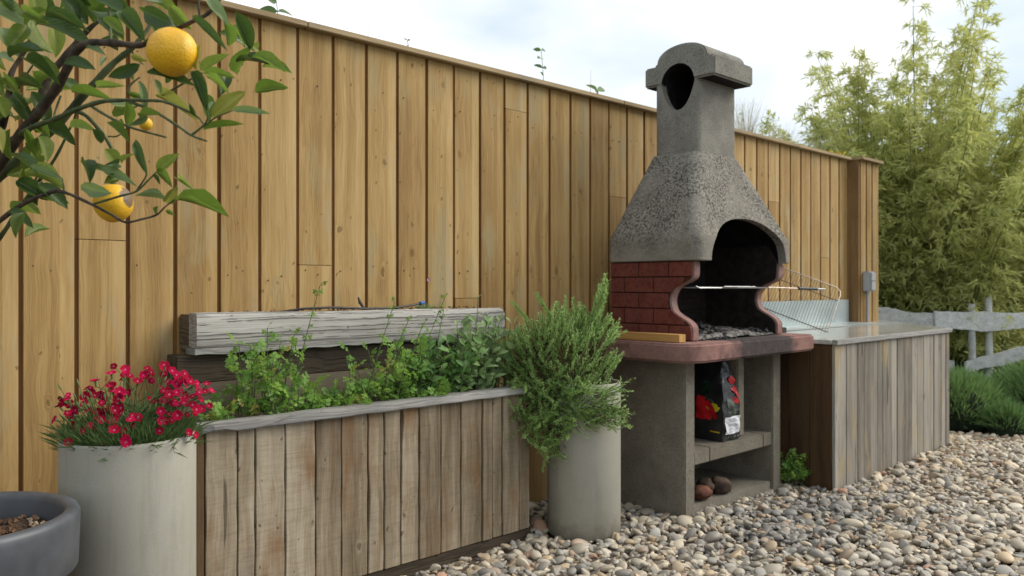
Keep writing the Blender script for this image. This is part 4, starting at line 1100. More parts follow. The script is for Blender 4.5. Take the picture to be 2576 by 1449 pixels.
for i in range(len(zz)-1):
    for k in range(N_): fs.append((i*N_+k, i*N_+(k+1) % N_, (i+1)*N_+(k+1) % N_, (i+1)*N_+k))
fs += [tuple(range(N_))[::-1], tuple((len(zz)-1)*N_+k for k in range(N_))]
mb.add(vs_, fs); autosmooth(mb.build('bag_body', M['bag'], bag), 60)
def decal(name, f, poly, mat, off=.0016, parent=bag):
    """flat printed shape laid on the bag skin"""
    us = [p[0] for p in poly]; zs_ = [p[1] for p in poly]
    bm = bmesh.new(); vv = [bm.verts.new((p[0], p[1], 0)) for p in poly]; bm.faces.new(vv)
    bmesh.ops.triangulate(bm, faces=bm.faces)
    bmesh.ops.subdivide_edges(bm, edges=bm.edges, cuts=3, use_grid_fill=True)
    for v_2 in bm.verts: v_2.co = Vector(bag_pt(f, v_2.co.x, v_2.co.y, off + .0012))
    me = D.meshes.new(name); bm.to_mesh(me); bm.free(); me.materials.append(M[mat])
    c = sum((v_2.co for v_2 in me.vertices), Vector()) / len(me.vertices)
    for v_2 in me.vertices: v_2.co -= c
    return link(name, me, parent, c)
def blob(cu, cz, ru, rz, n_=22, wav=.12, k=5):
    return [(cu + ru*(1+wav*math.sin(k*a))*math.cos(a), cz + rz*(1+wav*math.sin(k*a))*math.sin(a)) for a in [2*math.pi*i/n_ for i in range(n_)]]
decal('yellow_print', 0, blob(.80,.425,.14,.020,wav=.05), 'yellowprint', .0010)
decal('yellow_print', 0, [(.55,.452),(.70,.446),(.90,.432),(.86,.418),(.66,.435),(.55,.444)], 'yellowprint', .0010)
decal('red_print', 0, [(.45,.372),(.58,.364),(.66,.370),(.74,.366),(.84,.372),(.90,.384),(.88,.398),(.80,.405),(.84,.420),(.76,.445),(.60,.470),(.45,.476)], 'redprint', .0020)
decal('yellow_print', 0, [(.74,.312),(.93,.308),(.94,.315),(.74,.319)], 'yellowprint')
decal('green_print', 0, blob(.64,.515,.12,.032,wav=.15,k=7), 'greenprint')
for (a, b) in ((.70,.462),(.76,.458),(.80,.452),(.64,.468)): decal('grey_print', 0, blob(a,b,.018,.006), 'greyprint')
decal('red_print', 1, blob(.70,.55,.22,.020,k=3), 'redprint'); decal('red_print', 1, [(.50,.512),(.90,.522),(.97,.472),(.88,.464),(.72,.488)], 'redprint')
decal('red_print', 1, [(.52,.472),(.93,.458),(.93,.434),(.66,.447)], 'redprint')
decal('grey_print', 1, blob(.45,.44,.22,.030,wav=.2,k=3), 'greyprint'); decal('grey_print', 1, blob(.6,.405,.22,.014,wav=.2,k=4), 'greyprint')
lab = decal('label', 1, [(.10,.302),(.92,.302),(.92,.382),(.10,.382)], 'whitelabel', .0020)
for z_ in (.371,.365,.359,.345,.339,.325,.319,.311):
    a_ = random.uniform(.2,.35); decal('label_text', 1, [(a_,z_),(random.uniform(.65,.85),z_),(random.uniform(.65,.85),z_+.0022),(a_,z_+.0022)], 'ink', .0034, lab if False else bag)
for k in range(6): decal('bottom_text', 1, [(.12+.13*k,.284),(.20+.13*k,.284),(.20+.13*k,.291),(.12+.13*k,.291)], 'greyprint', .0018)
b2 = empty('charcoal_bag', (3.65, 2.25, .27), 'second dark bag with a small red mark, in the narrow right bay of the barbecue', 'charcoal bag')
mb = MB(); mb.box(3.575, 3.70, 2.20, 2.42, .2705, .53); autosmooth(mb.build('bag_body', M['bag'], b2, bevel=.03, segs=4), 60)
mb = MB(); mb.box(3.572, 3.600, 2.192, 2.1985, .285, .33); mb.build('red_print', M['redprint'], b2, bevel=.002)

def rock(x, y, z, sx, sy, sz, mat, label, seed_):
    me = ico(3, seed_).copy(); me.materials.clear(); me.materials.append(M[mat]); r_ = random.Random(seed_)
    for v_ in me.vertices:
        v_.co = Vector((v_.co.x*sx, v_.co.y*sy, v_.co.z*sz)) * (1 + .22*mn.noise(v_.co*1.7 + Vector((seed_,0,0))))
    o = link('firewood_chunk', me, None, (x,y,z)); o.rotation_euler = (0,0,r_.uniform(0,3)); return tag(o, label, 'lump', 'lumps on the bottom plate of the barbecue')
rock(3.205, 2.095, .052, .060,.040,.030, 'rockred', 'reddish brown lump nearest the left wall under the shelf', 31)
rock(3.295, 2.135, .060, .052,.045,.037, 'rockbrown', 'dark brown lump in the middle of three under the shelf', 32)
rock(3.355, 2.095, .060, .050,.045,.038, 'rockbrown', 'rounded brown lump at the right of three under the shelf', 33)

# ================================================================== worktop box on the right
bxr = empty('plank_box', (4.9, 2.2, GZ), 'large low box of grey upright planks with a wet pale worktop, right of the barbecue', 'storage box')
BE = [4.012,4.14,4.272,4.350,4.438,4.53,4.60,4.729,4.80,4.90,5.022,5.11,5.205,5.30,5.37,5.45,5.513,5.58,5.638]
for a, b in zip(BE, BE[1:]):
    j = random.uniform(-.003,.003)
    mb = MB(); mb.box(a+.0015, b-.0015, 1.838+j, 1.858, GZ-.02, .698); mb.build('plank', M['boxplank'], bxr, bevel=.002, segs=1)
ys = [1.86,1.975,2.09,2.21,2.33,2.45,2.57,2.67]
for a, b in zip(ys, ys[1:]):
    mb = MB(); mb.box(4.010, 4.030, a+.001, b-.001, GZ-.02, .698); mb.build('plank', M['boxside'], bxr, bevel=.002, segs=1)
nseg = 9
for i in range(nseg):
    p0 = Vector((5.642,1.862)).lerp(Vector((6.58,2.66)), i/nseg); p1 = Vector((5.642,1.862)).lerp(Vector((6.58,2.66)), (i+1)/nseg - .002)
    nn_ = Vector((-.65,.76))*.02
    mb = MB(); mb.prism([(p0.x,p0.y),(p1.x,p1.y),(p1.x+nn_.x,p1.y+nn_.y),(p0.x+nn_.x,p0.y+nn_.y)], 'z', GZ-.02, .698); mb.build('plank', M['boxplank'], bxr)
mb = MB(); mb.prism([(3.998,1.852),(5.690,1.852),(6.63,2.675),(3.998,2.675)], 'z', .702, .7235)
mb.build('worktop', M['worktop'], bxr, bevel=.003, org=(4.9,2.2,.70))
mb = MB(); mb.box(3.998, 5.655, 1.822, 1.8505, .700, .7255); mb.build('edge_board', M['capgrey'], bxr, bevel=.003)
zb = empty('zinc_splashback', (5.2, 2.66, .725), 'bluish zinc sheet standing upright behind the wire rack on the worktop', 'metal sheet')
mb = MB(); mb.box(4.02, 6.04, 2.664, 2.6665, .7255, .895); mb.build('upright_sheet', M['zinc'], zb)
mb = MB(); mb.box(4.02, 6.04, 2.40, 2.663, .7255, .7280); mb.build('foot_sheet', M['zinc'], zb)
# ================================================================== foliage helpers
CAMP = Vector((0,0,1))
def leaf_mesh(name, mat, wd, fold=.25, curl=.15, n_=7, tipp=1.6, seed_=0, wav=0.0, stalk=.06):
    """unit-length leaf along +X, width wd, folded on its midrib, normal +Z"""
    r_ = random.Random(seed_); mb = MB(); vs_ = []
    for i in range(n_+1):
        t_ = i/n_; w_ = wd*.5*(math.sin(math.pi*min(1, t_**.85))**.8)
        if i == n_: w_ = 0.0
        if i == 0: w_ = wd*.02
        zc = -curl*(t_*t_) + .02*math.sin(t_*5)
        wv = wav*r_.uniform(-1,1)*wd
        vs_ += [(t_, w_, zc + fold*w_ + wv), (t_, w_*.5, zc+fold*w_*.38+wv*.4), (t_, 0, zc), (t_, -w_*.5, zc+fold*w_*.38-wv*.4), (t_, -w_, zc + fold*w_ - wv)]
    fs = [(i*5+k, (i+1)*5+k, (i+1)*5+k+1, i*5+k+1) for i in range(n_) for k in range(4)]
    mb.add(vs_, fs); me = mb.mesh(name, M[mat], (0,0,0), True); return me
def frame(b, t, nrm):
    x = (t-b).normalized(); z = (nrm - x*nrm.dot(x)).normalized(); y = z.cross(x)
    m = Matrix((x, y, z)).transposed().to_4x4(); return m
def put(name, me, parent, b, t, nrm, wscale=1.0, plabel=None):
    L = (t-b).length; o = D.objects.new(name, me); col.objects.link(o)
    m = frame(b, t, nrm); o.parent = parent
    o.matrix_basis = Matrix.Translation(b - world_loc(parent)) @ m @ Matrix.Diagonal((L, L*wscale, L, 1))
    return o
def bez(a, b, c, n_=10): return [a*(1-t_)**2 + b*2*t_*(1-t_) + c*t_**2 for t_ in [i/n_ for i in range(n_+1)]]
def rv(s=1): return Vector((random.gauss(0,s), random.gauss(0,s), random.gauss(0,s)))
def blade(mb, p, d, L, w_, up=None, bend=.0):
    """one narrow leaf blade as two triangles folded on a mid line"""
    d = d.normalized(); s = d.cross(up if up is not None else rv()).normalized()*w_*.5
    m = p + d*L*.45 + Vector((0,0,-bend*L*.2)); e = p + d*L + Vector((0,0,-bend*L))
    mb.add([p, m+s, e, m-s], [(0,1,2),(0,2,3)])

# ================================================================== lemon tree
tree = empty('lemon_tree', (.331, 2.009, .44), 'lemon tree with dark glossy leaves and ripe yellow fruit, rooted in the slate bowl', 'lemon tree')
def smooth_path(pts):
    out = []
    P_ = [Vector(p[:3]) for p in pts]; r_ = [p[3] for p in pts]
    P_ = [P_[0]*2-P_[1]] + P_ + [P_[-1]*2-P_[-2]]; 
    for i in range(1, len(P_)-2):
        for q in range(4):
            t_ = q/4; a, b, c, d_ = P_[i-1], P_[i], P_[i+1], P_[i+2]
            v_ = .5*((2*b) + (c-a)*t_ + (2*a-5*b+4*c-d_)*t_*t_ + (3*b-a-3*c+d_)*t_**3)
            out.append((v_, r_[i-1]*(1-t_) + r_[i]*t_))
    out.append((P_[-2], r_[-1])); return out
for i, (nm, pts_) in enumerate(BRANCHES):
    pp = smooth_path(pts_)
    rr_ = [r_*.84*(1+.10*math.sin(k*1.9+i)) for k, (_, r_) in enumerate(pp)]
    mb = MB(); mb.tube([p for p, _ in pp], rr_, 9)
    green = i in (1, 9, 13, 4) or nm == 'twig'
    nm2 = 'branch' if nm == 'limb' else nm
    autosmooth(mb.build(nm2, M['greenstem'] if green and i != 15 else M['limb'], tree), 80)
mb = MB(); tb = Vector(BRANCHES[0][1][0][:3])
mb.tube([(.331,2.009,.43), (.332,2.008,.47), tuple(tb)], [.021,.018,.0165], 12); autosmooth(mb.build('trunk', M['limb'], tree), 80)
LV = {}
for mt_ in ('leaf', 'leafdark', 'leafpale', 'leafyellow'):
    LV[mt_] = [leaf_mesh('leaf', mt_, 1.0, random.uniform(.2,.7), random.uniform(.05,.22), 8, seed_=k, wav=.04) for k in range(4)]
nleaf = 0
for i, (b, t, w_) in enumerate(LEAVES):
    b = Vector(b); t = Vector(t); L = (t-b).length
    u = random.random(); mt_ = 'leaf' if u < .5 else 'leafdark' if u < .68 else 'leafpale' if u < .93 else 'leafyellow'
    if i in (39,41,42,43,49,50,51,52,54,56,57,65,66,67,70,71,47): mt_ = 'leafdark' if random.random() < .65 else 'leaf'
    nrm = (CAMP-(b+t)/2).normalized()*1.0 + Vector((0,0,.45)) + rv(.28)
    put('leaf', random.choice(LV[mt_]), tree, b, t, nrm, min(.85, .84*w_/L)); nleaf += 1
# more leaves crowd the dense top left corner, and the crown above and left of the view
tips = []
def crown_leaf(c, s):
    d_ = (rv(1) + Vector((.5,-.4,-.35))).normalized(); L = random.uniform(.05,.08)*s
    n2 = (rv(.6) + Vector((-.3,-.8,.6)))
    put('leaf', random.choice(LV[random.choice(['leafdark','leaf','leaf'])]), tree, c, c + d_*L, n2, random.uniform(.36,.5))
for _ in range(62):
    # spread in a volume round the upper limbs
    f = random.random(); h = 1.25 + random.random()*.40
    l_ = -.98 + .50*random.random()**1.2; dd_ = random.uniform(1.42,1.72)
    c = Vector((.6914*dd_+.7225*l_, .7225*dd_-.6914*l_, 1.34 + random.random()*.42)); crown_leaf(c, 1)
for _ in range(26):
    dd_ = random.uniform(1.40,1.6); l_ = random.uniform(-.98,-.90)*dd_/1.55; z_ = random.uniform(1.08,1.35)
    crown_leaf(Vector((.6914*dd_+.7225*l_, .7225*dd_-.6914*l_, z_)), 1)
for _ in range(20):
    dd_ = random.uniform(1.36,1.5); l_ = random.uniform(-.80,-.57); z_ = random.uniform(1.47,1.58)
    crown_leaf(Vector((.6914*dd_+.7225*l_, .7225*dd_-.6914*l_, z_)), .9)
for i, (c, r_) in enumerate(LEMONS):
    bm = bmesh.new(); bmesh.ops.create_uvsphere(bm, u_segments=40, v_segments=28, radius=1)
    for v_ in bm.verts:
        z = v_.co.z; v_.co *= r_; v_.co.z *= (.985 if i == 0 else 1.02)
        if z < -.93: v_.co.z -= r_*(-.93-z)*.5
        if z > .94: v_.co.z -= r_*(z-.94)*1.0
        v_.co *= 1 + .018*mn.noise(v_.co*55 + Vector((i*3,0,0)))
    for f in bm.faces: f.smooth = True
    me = D.meshes.new('lemon'); bm.to_mesh(me); bm.free(); me.materials.append(M['lemonscar' if i else 'lemon'])
    o = link('lemon', me, tree, c)
    o['label'] = ['large round yellow fruit hanging near the fence top', 'yellow fruit with a dry brown scar, lower down', 'small yellow fruit half hidden behind a leaf'][i]
    if i < 2:
        mb = MB(); top = Vector(c) + Vector((0,0,r_*.96)); mb.tube([top, top+Vector((0,.002,.006)), top+Vector((-.004,.004,.018))], [.006,.0035,.0022], 8)
        autosmooth(mb.build('calyx', M['greenstem'], o))

# ================================================================== crimson pinks in the left pot
dn_ = empty('dianthus', (.732, 2.178, .60), 'mound of crimson garden pinks spilling over the left concrete pot', 'flowering plant')
def flower_mesh(seed_, mat='petal', R_=.0125, cup=.25):
    r_ = random.Random(seed_); mb = MB()
    for k in range(5):
        a0 = 2*math.pi*k/5 + r_.uniform(-.1,.1); vs_ = [(0,0,0)]
        for j, (ang, rad) in enumerate([(-.5,.55),(-.62,.88),(-.42,1.0),(-.3,.93),(-.12,1.04),(.0,.95),(.12,1.04),(.3,.93),(.42,1.0),(.62,.88),(.5,.55)]):
            rr_ = rad*R_*r_.uniform(.93,1.05); a = a0 + ang
            vs_.append((rr_*math.cos(a), rr_*math.sin(a), cup*R_*rad*rad + r_.uniform(-.0008,.0008) + (.0006 if k % 2 else 0)))
        mb.add(vs_, [(0, j, j+1) for j in range(1, 11)])
    return mb.mesh('flower', M[mat])
FM = [flower_mesh(k, 'petal', random.uniform(.0115,.0145), random.uniform(-.15,.5)) for k in range(5)]
stem = MB(); calm = MB()
extra = []
for _ in range(46):
    a = random.uniform(0,6.28); r_ = .14*math.sqrt(random.random()); q_ = random.choice(FLOWERS)
    extra.append((q_[0]+random.gauss(0,.014), q_[1]+random.gauss(0,.02), q_[2]+random.gauss(0,.012)))
for i, p in enumerate(FLOWERS + extra):
    p = Vector(p); p.z += .0
    base = Vector((.732,2.178,.585)) + Vector((random.uniform(-.11,.11), random.uniform(-.11,.11), 0))
    out = (p - Vector((.732,2.178,.56))).normalized()
    nrm = (out*.8 + (CAMP-p).normalized()*.7 + rv(.35)).normalized()
    q = nrm.to_track_quat('Z', 'Y'); o = D.objects.new('flower', FM[i % 5]); col.objects.link(o); o.parent = dn_
    s = random.uniform(.62,1.02)
    o.matrix_basis = Matrix.Translation(p - world_loc(dn_)) @ q.to_matrix().to_4x4() @ Matrix.Rotation(random.uniform(0,6), 4, 'Z') @ Matrix.Scale(s, 4)
    stem.tube(bez(base, base.lerp(p, .6) + Vector((0,0,.04)), p - nrm*.014, 6), .0009, 4, caps=False)
    calm.tube([p - nrm*.016, p - nrm*.008, p - nrm*.0005], [.0018,.0026,.0030], 6)
for _ in range(70):                                         # closed dark buds on stems
    a = random.uniform(0,6.28); r_ = .15*math.sqrt(random.random()); p = Vector((.732+r_*math.cos(a)*1.1, 2.178+r_*math.sin(a), random.uniform(.66,.755)-.5*r_*r_))
    base = Vector((.732+r_*.6*math.cos(a), 2.178+r_*.6*math.sin(a), .59)); d_ = (p-base).normalized()
    stem.tube(bez(base, base.lerp(p,.5), p, 4), .0008, 4, caps=False); calm.tube([p, p+d_*.010, p+d_*.018], [.0016,.0026,.0008], 5)
tag(stem.build('flower_stem', M['dianthusleaf'], dn_), kind='stuff'); tag(calm.build('bud', M['sootbrick'] if False else M['dianthusleaf'], dn_), kind='stuff')
fo = MB()
for _ in range(5200):
    a = random.uniform(0,6.28); r_ = .142*math.sqrt(random.random()); b = Vector((.732+r_*math.cos(a), 2.178+r_*math.sin(a), .585+random.random()*.045*(1-r_*3)))
    d_ = Vector((math.cos(a)*r_*2.5, math.sin(a)*r_*2.5, 1.0)) + rv(.35); blade(fo, b + d_*random.random()*.018, d_, random.uniform(.03,.085), .0024, bend=.2)
for _ in range(0):                                         # tufts over the edge
    a = random.uniform(0,6.28); r_ = random.uniform(.12,.165); b = Vector((.732+r_*math.cos(a), 2.178+r_*math.sin(a), .62+random.random()*.02))
    d_ = Vector((math.cos(a)*.7, math.sin(a)*.7, .9)) + rv(.5); blade(fo, b, d_, random.uniform(.02,.04), .0024, bend=.15)
tag(fo.build('foliage', M['dianthusleaf'], dn_), kind='stuff')

# ================================================================== parsley, sage and mint in the planter
def leaflet_mesh(name, mat, seed_):
    r_ = random.Random(seed_); mb = MB()
    def lobe(cx, cy, ang, s):
        pts_ = [(0,0),(.28,.20),(.42,.46),(.55,.22),(.78,.38),(.80,.14),(1.0,.0),(.80,-.14),(.78,-.38),(.55,-.22),(.42,-.46),(.28,-.20)]
        ca, sa = math.cos(ang), math.sin(ang)
        vs_ = [(cx+s*(x*ca-y*sa), cy+s*(x*sa+y*ca), s*(.10*math.sin(6*x)+.20*abs(y)) + r_.uniform(-.02,.02)) for x, y in pts_]
        mid = (cx+s*.5*ca, cy+s*.5*sa, 0)
        mb.add(vs_ + [mid], [(i, (i+1) % 12, 12) for i in range(12)])
    lobe(.5,0,0,.5); lobe(.42,0,1.0,.44); lobe(.42,0,-1.0,.44); lobe(.15,.0,1.25,.3); lobe(.15,.0,-1.25,.3)
    mb.add([(0,.008,0),(.5,.008,0),(.5,-.008,0),(0,-.008,0)], [(0,1,2,3)])
    return mb.mesh(name, M[mat], (0,0,0), True)
PM = [leaflet_mesh('leaf', 'parsley', k) for k in range(5)]; PO = [leaflet_mesh('leaf', 'parsleyold', k+9) for k in range(2)]
def cam_n(p, k=.5): return (CAMP-p).normalized()*.5 + Vector((0,0,.8)) + rv(k)
def herb(name, label, cat, x0, x1, z0, stems, leaves_per, hmin, hmax, leafsz, meshes, old=None, lean=.05, tall=(), group=None, yb=2.44, spread=.035):
    root = empty(name, ((x0+x1)/2, yb, z0), label, cat, group)
    sm = MB()
    stems = int(stems*1.75); leafsz *= 1.2
    for s in range(stems):
        b = Vector((random.uniform(x0,x1), yb + random.uniform(-spread,spread), z0-.02))
        h = random.uniform(hmin,hmax); tp = b + Vector((random.gauss(0,lean), random.uniform(-.07,.04), h))
        tp.y = min(tp.y, 2.52)
        pts_ = bez(b, b.lerp(tp,.5) + Vector((random.gauss(0,.015),0,.02)), tp, 6); sm.tube(pts_, [.0016]*4+[.0012]*3, 5, caps=False)
        for k in range(leaves_per):
            f = (k+1)/leaves_per; f = .3 + .7*f; p = pts_[min(6, int(f*6))]
            d_ = (Vector((math.cos(k*2.4+s), math.sin(k*2.4+s)*.8, .35+.5*f)) + rv(.25)); L = leafsz*random.uniform(.7,1.25)
            q = p + d_.normalized()*L
            if q.y > 2.53: q.y = 2.53
            ms = old if (old and random.random() < .07) else meshes
            put('leaf', random.choice(ms), root, p, q, cam_n(p), random.uniform(.8,1.05))
    for (bx_, tx_, tz_) in tall:
        b = Vector((bx_, yb, z0)); tp = Vector((tx_, yb-.02, tz_)); pts_ = bez(b, b.lerp(tp,.55)+Vector((-.012,0,0)), tp, 12); sm.tube(pts_, [.0020]*7+[.0013]*6, 5, caps=False)
        for k in range(4, 13):
            for sgn in (-1, 1):
                if random.random() < .3: continue
                d_ = Vector((sgn*random.uniform(.4,1), random.uniform(-.5,.2), random.uniform(.4,1.1))); L = leafsz*random.uniform(.4,.62)
                put('leaf', random.choice(meshes), root, pts_[k], pts_[k]+d_.normalized()*L, cam_n(pts_[k]), .9)
    autosmooth(sm.build('stem', M['greenstem'], root), 80)
    return root
G1 = 'parsley plants in the lower planter'
herb('parsley_plant', 'tallest parsley at the left end, bolted with a stalk rising over the silvery beam', 'parsley', 1.16, 1.33, .54, 15, 5, .10, .31, .042, PM, PO, tall=[(1.26,1.235,.865),(1.31,1.425,1.00),(1.20,1.19,.80),(1.29,1.33,.84)], group=G1)
herb('parsley_plant', 'low pale parsley sprig nearest the left corner of the planter', 'parsley', 1.07, 1.12, .54, 4, 4, .07, .12, .04, PM, PO, group=G1)
herb('parsley_plant', 'low spreading parsley between the two bolted ones', 'parsley', 1.34, 1.55, .54, 13, 4, .07, .15, .045, PM, PO, group=G1)
herb('parsley_plant', 'bushy parsley right of centre with two thin stalks over the beam', 'parsley', 1.58, 1.84, .54, 19, 5, .08, .27, .044, PM, PO, tall=[(1.60,1.73,.94),(1.64,1.79,.87),(1.74,1.86,.86),(1.78,1.96,.95)], group=G1)
MM = [leaf_mesh('leaf', 'mint', .55, .25, .12, 6, seed_=k+20, wav=.05) for k in range(4)]
SM_ = [leaf_mesh('leaf', 'sage', .42, .25, .15, 6, seed_=k+30, wav=.03) for k in range(4)]
herb('mint_plant', 'leafy mint with small oval green leaves, under the right half of the beam', 'mint', 1.82, 2.06, .54, 24, 9, .12, .28, .034, MM, lean=.04, tall=[(1.90,1.955,.90)])
herb('parsley_plant', 'small bright parsley tuft in front of the mint', 'parsley', 1.88, 1.96, .54, 4, 4, .06, .10, .045, PM, group=G1, yb=2.41)
herb('sage_plant', 'grey green sage reaching above the right end of the beam', 'sage', 2.04, 2.30, .54, 30, 9, .15, .34, .040, SM_, lean=.05, tall=[(2.14,2.13,.95)])
# herbs in the back tier
tf = empty('thyme_tuft', (2.03, 2.62, .90), 'tiny grassy tuft beside the blue pipe cap on top of the back tier', 'herb'); mb = MB()
for _ in range(170):
    b = Vector((random.uniform(1.985,2.07), random.uniform(2.60,2.64), .90)); blade(mb, b, Vector((random.gauss(0,.3), random.gauss(0,.3), 1)), random.uniform(.015,.035), .002)
tag(mb.build('foliage', M['sage'], tf), kind='stuff')
mb = MB(); mb.tube([(2.03,2.625,.9),(2.027,2.62,.96),(2.028,2.61,1.018)], .0008, 4); mb.build('stem', M['greenstem'], tf)
o = link('flower', flower_mesh(77, 'pinkpetal', .007, .4), tf, (2.028,2.605,1.021)); o.rotation_euler = (R(60),0,R(-40))

# ================================================================== rosemary
ro = empty('rosemary_bush', (2.58, 2.26, .58), 'big feathery rosemary spilling over the right concrete pot and the planter end', 'rosemary')
rtv = Vector((.7225,-.6914,0)); fwv = Vector((.6914,.7225,0)); base0 = Vector((2.56,2.25,.57))
nd = MB(); wd_ = MB()
def sprig(b, tp, dens=1.0, start=.25, arch=.10):
    c = b.lerp(tp, .5) + Vector((0,0,arch)) + rv(.012) + (Vector((tp.x-b.x, tp.y-b.y, 0))*.30 if arch < 0 else Vector())
    if tp.y > 2.62: tp.y = 2.62
    P_ = bez(b, c, tp, 14); wd_.tube(P_, [.0030]*4+[.0022]*4+[.0014]*7, 4, caps=False)
    L = sum((P_[i+1]-P_[i]).length for i in range(14)); cnt = int(L/.0022*dens)
    for k in range(cnt):
        f = start + (1-start)*(k/cnt); i = min(13, int(f*14)); p = P_[i].lerp(P_[i+1], f*14-i); ax = (P_[i+1]-P_[i]).normalized()
        s = ax.cross(rv()).normalized(); d_ = ax*random.uniform(.6,1.3) + s
        blade(nd, p, d_, random.uniform(.016,.027)*(1 if f < .93 else .8), .0046, ax)
def tgt(l_, z_, d_): return Vector((2.58,2.26,0)) + rtv*l_ + fwv*d_ + Vector((0,0,z_))
def tuft(p, d_, L, dens=1.0):
    d_ = d_.normalized(); tp = p + d_*L; s_ = p.lerp(base0, .35) + Vector((0,0,-.02)); wd_.tube(bez(s_, p, tp, 6), [.0018]*4+[.0012]*3, 4, caps=False)
    P_ = bez(p - d_*.02, p + d_*L*.5 + rv(.004), tp, 6)
    for k in range(int(L/.0017*dens)):
        f = k/(L/.0017*dens); i = min(5, int(f*6)); q = P_[i].lerp(P_[i+1], f*6-i); s = d_.cross(rv()).normalized()
        blade(nd, q, d_*random.uniform(.7,1.4) + s, random.uniform(.014,.023)*(1-.35*f), .0042, d_)
for _ in range(560):      # main mass
    while True:
        a, b, c = random.uniform(-1,1), random.uniform(-1,1), random.uniform(-1,1)
        if .25 < a*a+b*b+c*c < 1: break
    l_ = -.125 + .250*a; z_ = .690 + .165*b + .05*a*(b > 0); dd_ = -.04 + .155*c
    if z_ < .58 and l_ > -.02 and random.random() < .75: continue
    p = tgt(l_, z_, dd_); p.y = min(p.y, 2.60)
    tuft(p, rtv*(a*.75+random.gauss(0,.3)+.04) + fwv*(c*.5+random.gauss(0,.25)) + Vector((0,0,.8+.3*b)), random.uniform(.05,.10))
for _ in range(420):      # hanging over the left side
    l_ = -.165 + .145*random.uniform(-1,1); z_ = random.uniform(.27,.62)
    if z_ < .34 + 1.3*abs(l_ + .16) - .05: continue
    tuft(tgt(l_, z_, random.uniform(-.20,-.08)), rtv*random.gauss(.0,.6) + fwv*random.gauss(-.4,.3) + Vector((0,0,random.uniform(-.8,.7))), random.uniform(.04,.08))
for _ in range(120):       # thin wisps across the pot
    l_ = random.uniform(-.08,.125); z_ = random.uniform(.43,.60)
    tuft(tgt(l_, z_, random.uniform(-.21,-.165)), rtv*random.uniform(.2,1) + Vector((0,0,random.uniform(-.3,.7))), random.uniform(.04,.075), .6)
for l_, z_ in ((.085,1.045),(.100,1.02),(.07,1.0),(.09,.97),(-.075,.955),(-.045,.945),(-.20,.965),(-.30,.93),(.12,.86),(.15,.84),(-.02,.93),(.04,.90),(.0,.91)):
    sprig(base0, tgt(l_, z_, random.uniform(-.06,.04)), dens=1.3 if z_ > .96 and l_ > 0 else .9, start=.45 if l_ > -.15 else .72, arch=.03)
for p0, p1 in ((tgt(-.10,.60,-.13), tgt(.02,.77,-.16)), (tgt(-.05,.58,-.1), tgt(-.2,.72,-.14)), (base0, tgt(.05,.93,0))):
    mb = MB(); mb.tube(bez(p0, p0.lerp(p1,.5)+rv(.01), p1, 8), [.006]*3+[.005]*3+[.0035]*3, 7); autosmooth(mb.build('branch', M['woodystem'], ro), 80)
tag(wd_.build('stem', M['woodystem'], ro), kind='stuff'); tag(nd.build('foliage', M['rosemary'], ro), kind='stuff')
print('needles', len(nd.f))

# weed at the barbecue foot
herb('green_weed', 'small leafy green weed at the foot of the barbecue beside the plank box', 'weed', 3.87, 3.98, GZ+.02, 12, 4, .04, .15, .042, PM, yb=2.02, lean=.02)

# ================================================================== plants looking over the fence
def seedling(x, y, z0, h, label, L=.05, pairs=4, bush=False):
    r_ = empty('seedling', (x,y,z0), label, 'seedling', 'small self sown plants showing over the fence'); mb = MB(); P_ = bez(Vector((x,y,z0)), Vector((x+.01,y,z0+h*.5)), Vector((x-.02,y,z0+h)), 8)
    mb.tube(P_, [.0022]*5+[.0014]*4, 5); autosmooth(mb.build('stem', M['greenstem'], r_))
    for k in range(pairs*2):
        p = P_[8 - int(k*.7) if 8-int(k*.7) > 1 else 2]; d_ = Vector((math.cos(k*2.1), .3*math.sin(k*2.1), random.uniform(-.1,.6)))
        put('leaf', random.choice(WM), r_, p, p + d_.normalized()*L*random.uniform(.6,1.2), Vector((0,-1,.4))+rv(.5), .9)
WM = [leaf_mesh('leaf', 'weed', .55, .3, .15, 6, seed_=k+50) for k in range(3)]
seedling(3.0, 2.90, 1.84, .36, 'taller seedling standing over the middle of the fence capping', .06, 5)
seedling(3.44, 2.90, 1.84, .225, 'low leafy seedling over the fence just left of the barbecue', .07, 4)
seedling(1.53, 2.90, 1.84, .29, 'leafy sprig over the left part of the fence, above the lemon tree', .08, 4)
seedling(2.16, 2.90, 1.84, .235, 'barely visible sprig over the fence between the left sprig and the tall seedling', .02, 3)
for x, h, lb in ((1.93,.27,'thin dry grass blade over the fence, left one'), (3.36,.33,'thin dry grass blade over the fence, right one')):
    mb = MB(); mb.tube([(x,2.9,1.84),(x+.005,2.9,1.84+h*.6),(x+.008,2.9,1.84+h)], [.0016,.0014,.0005], 5); tag(mb.build('grass_blade', M['grassdry']), lb, 'grass blade')
def tussock(x, y, h, cnt, label, wid=.10):
    r_ = empty('feather_grass', (x,y,1.75), label, 'grass tussock', 'feathery dry grasses over the fence'); mb = MB()
    for _ in range(cnt):
        b = Vector((x+random.gauss(0,.03), y+random.gauss(0,.03), 1.75)); lean_ = Vector((random.gauss(0,wid), random.gauss(0,wid), 0)); tp = b + lean_ + Vector((0,0,h*random.uniform(.6,1)))
        P_ = bez(b, b + Vector((lean_.x*.2, lean_.y*.2, h*.5)), tp, 5)
        for i in range(5):
            s = Vector((.0018 if i < 3 else .0012,0,0)); mb.add([P_[i]-s, P_[i]+s, P_[i+1]+s*.7, P_[i+1]-s*.7], [(0,1,2,3)])
    tag(mb.build('blades', M['grassdry'], r_), kind='stuff')
tussock(5.12, 3.0, .56, 200, 'feathery dry grass over the fence right beside the chimney', .08)
tussock(5.62, 3.0, .48, 170, 'feathery dry grass over the fence further from the chimney', .07)
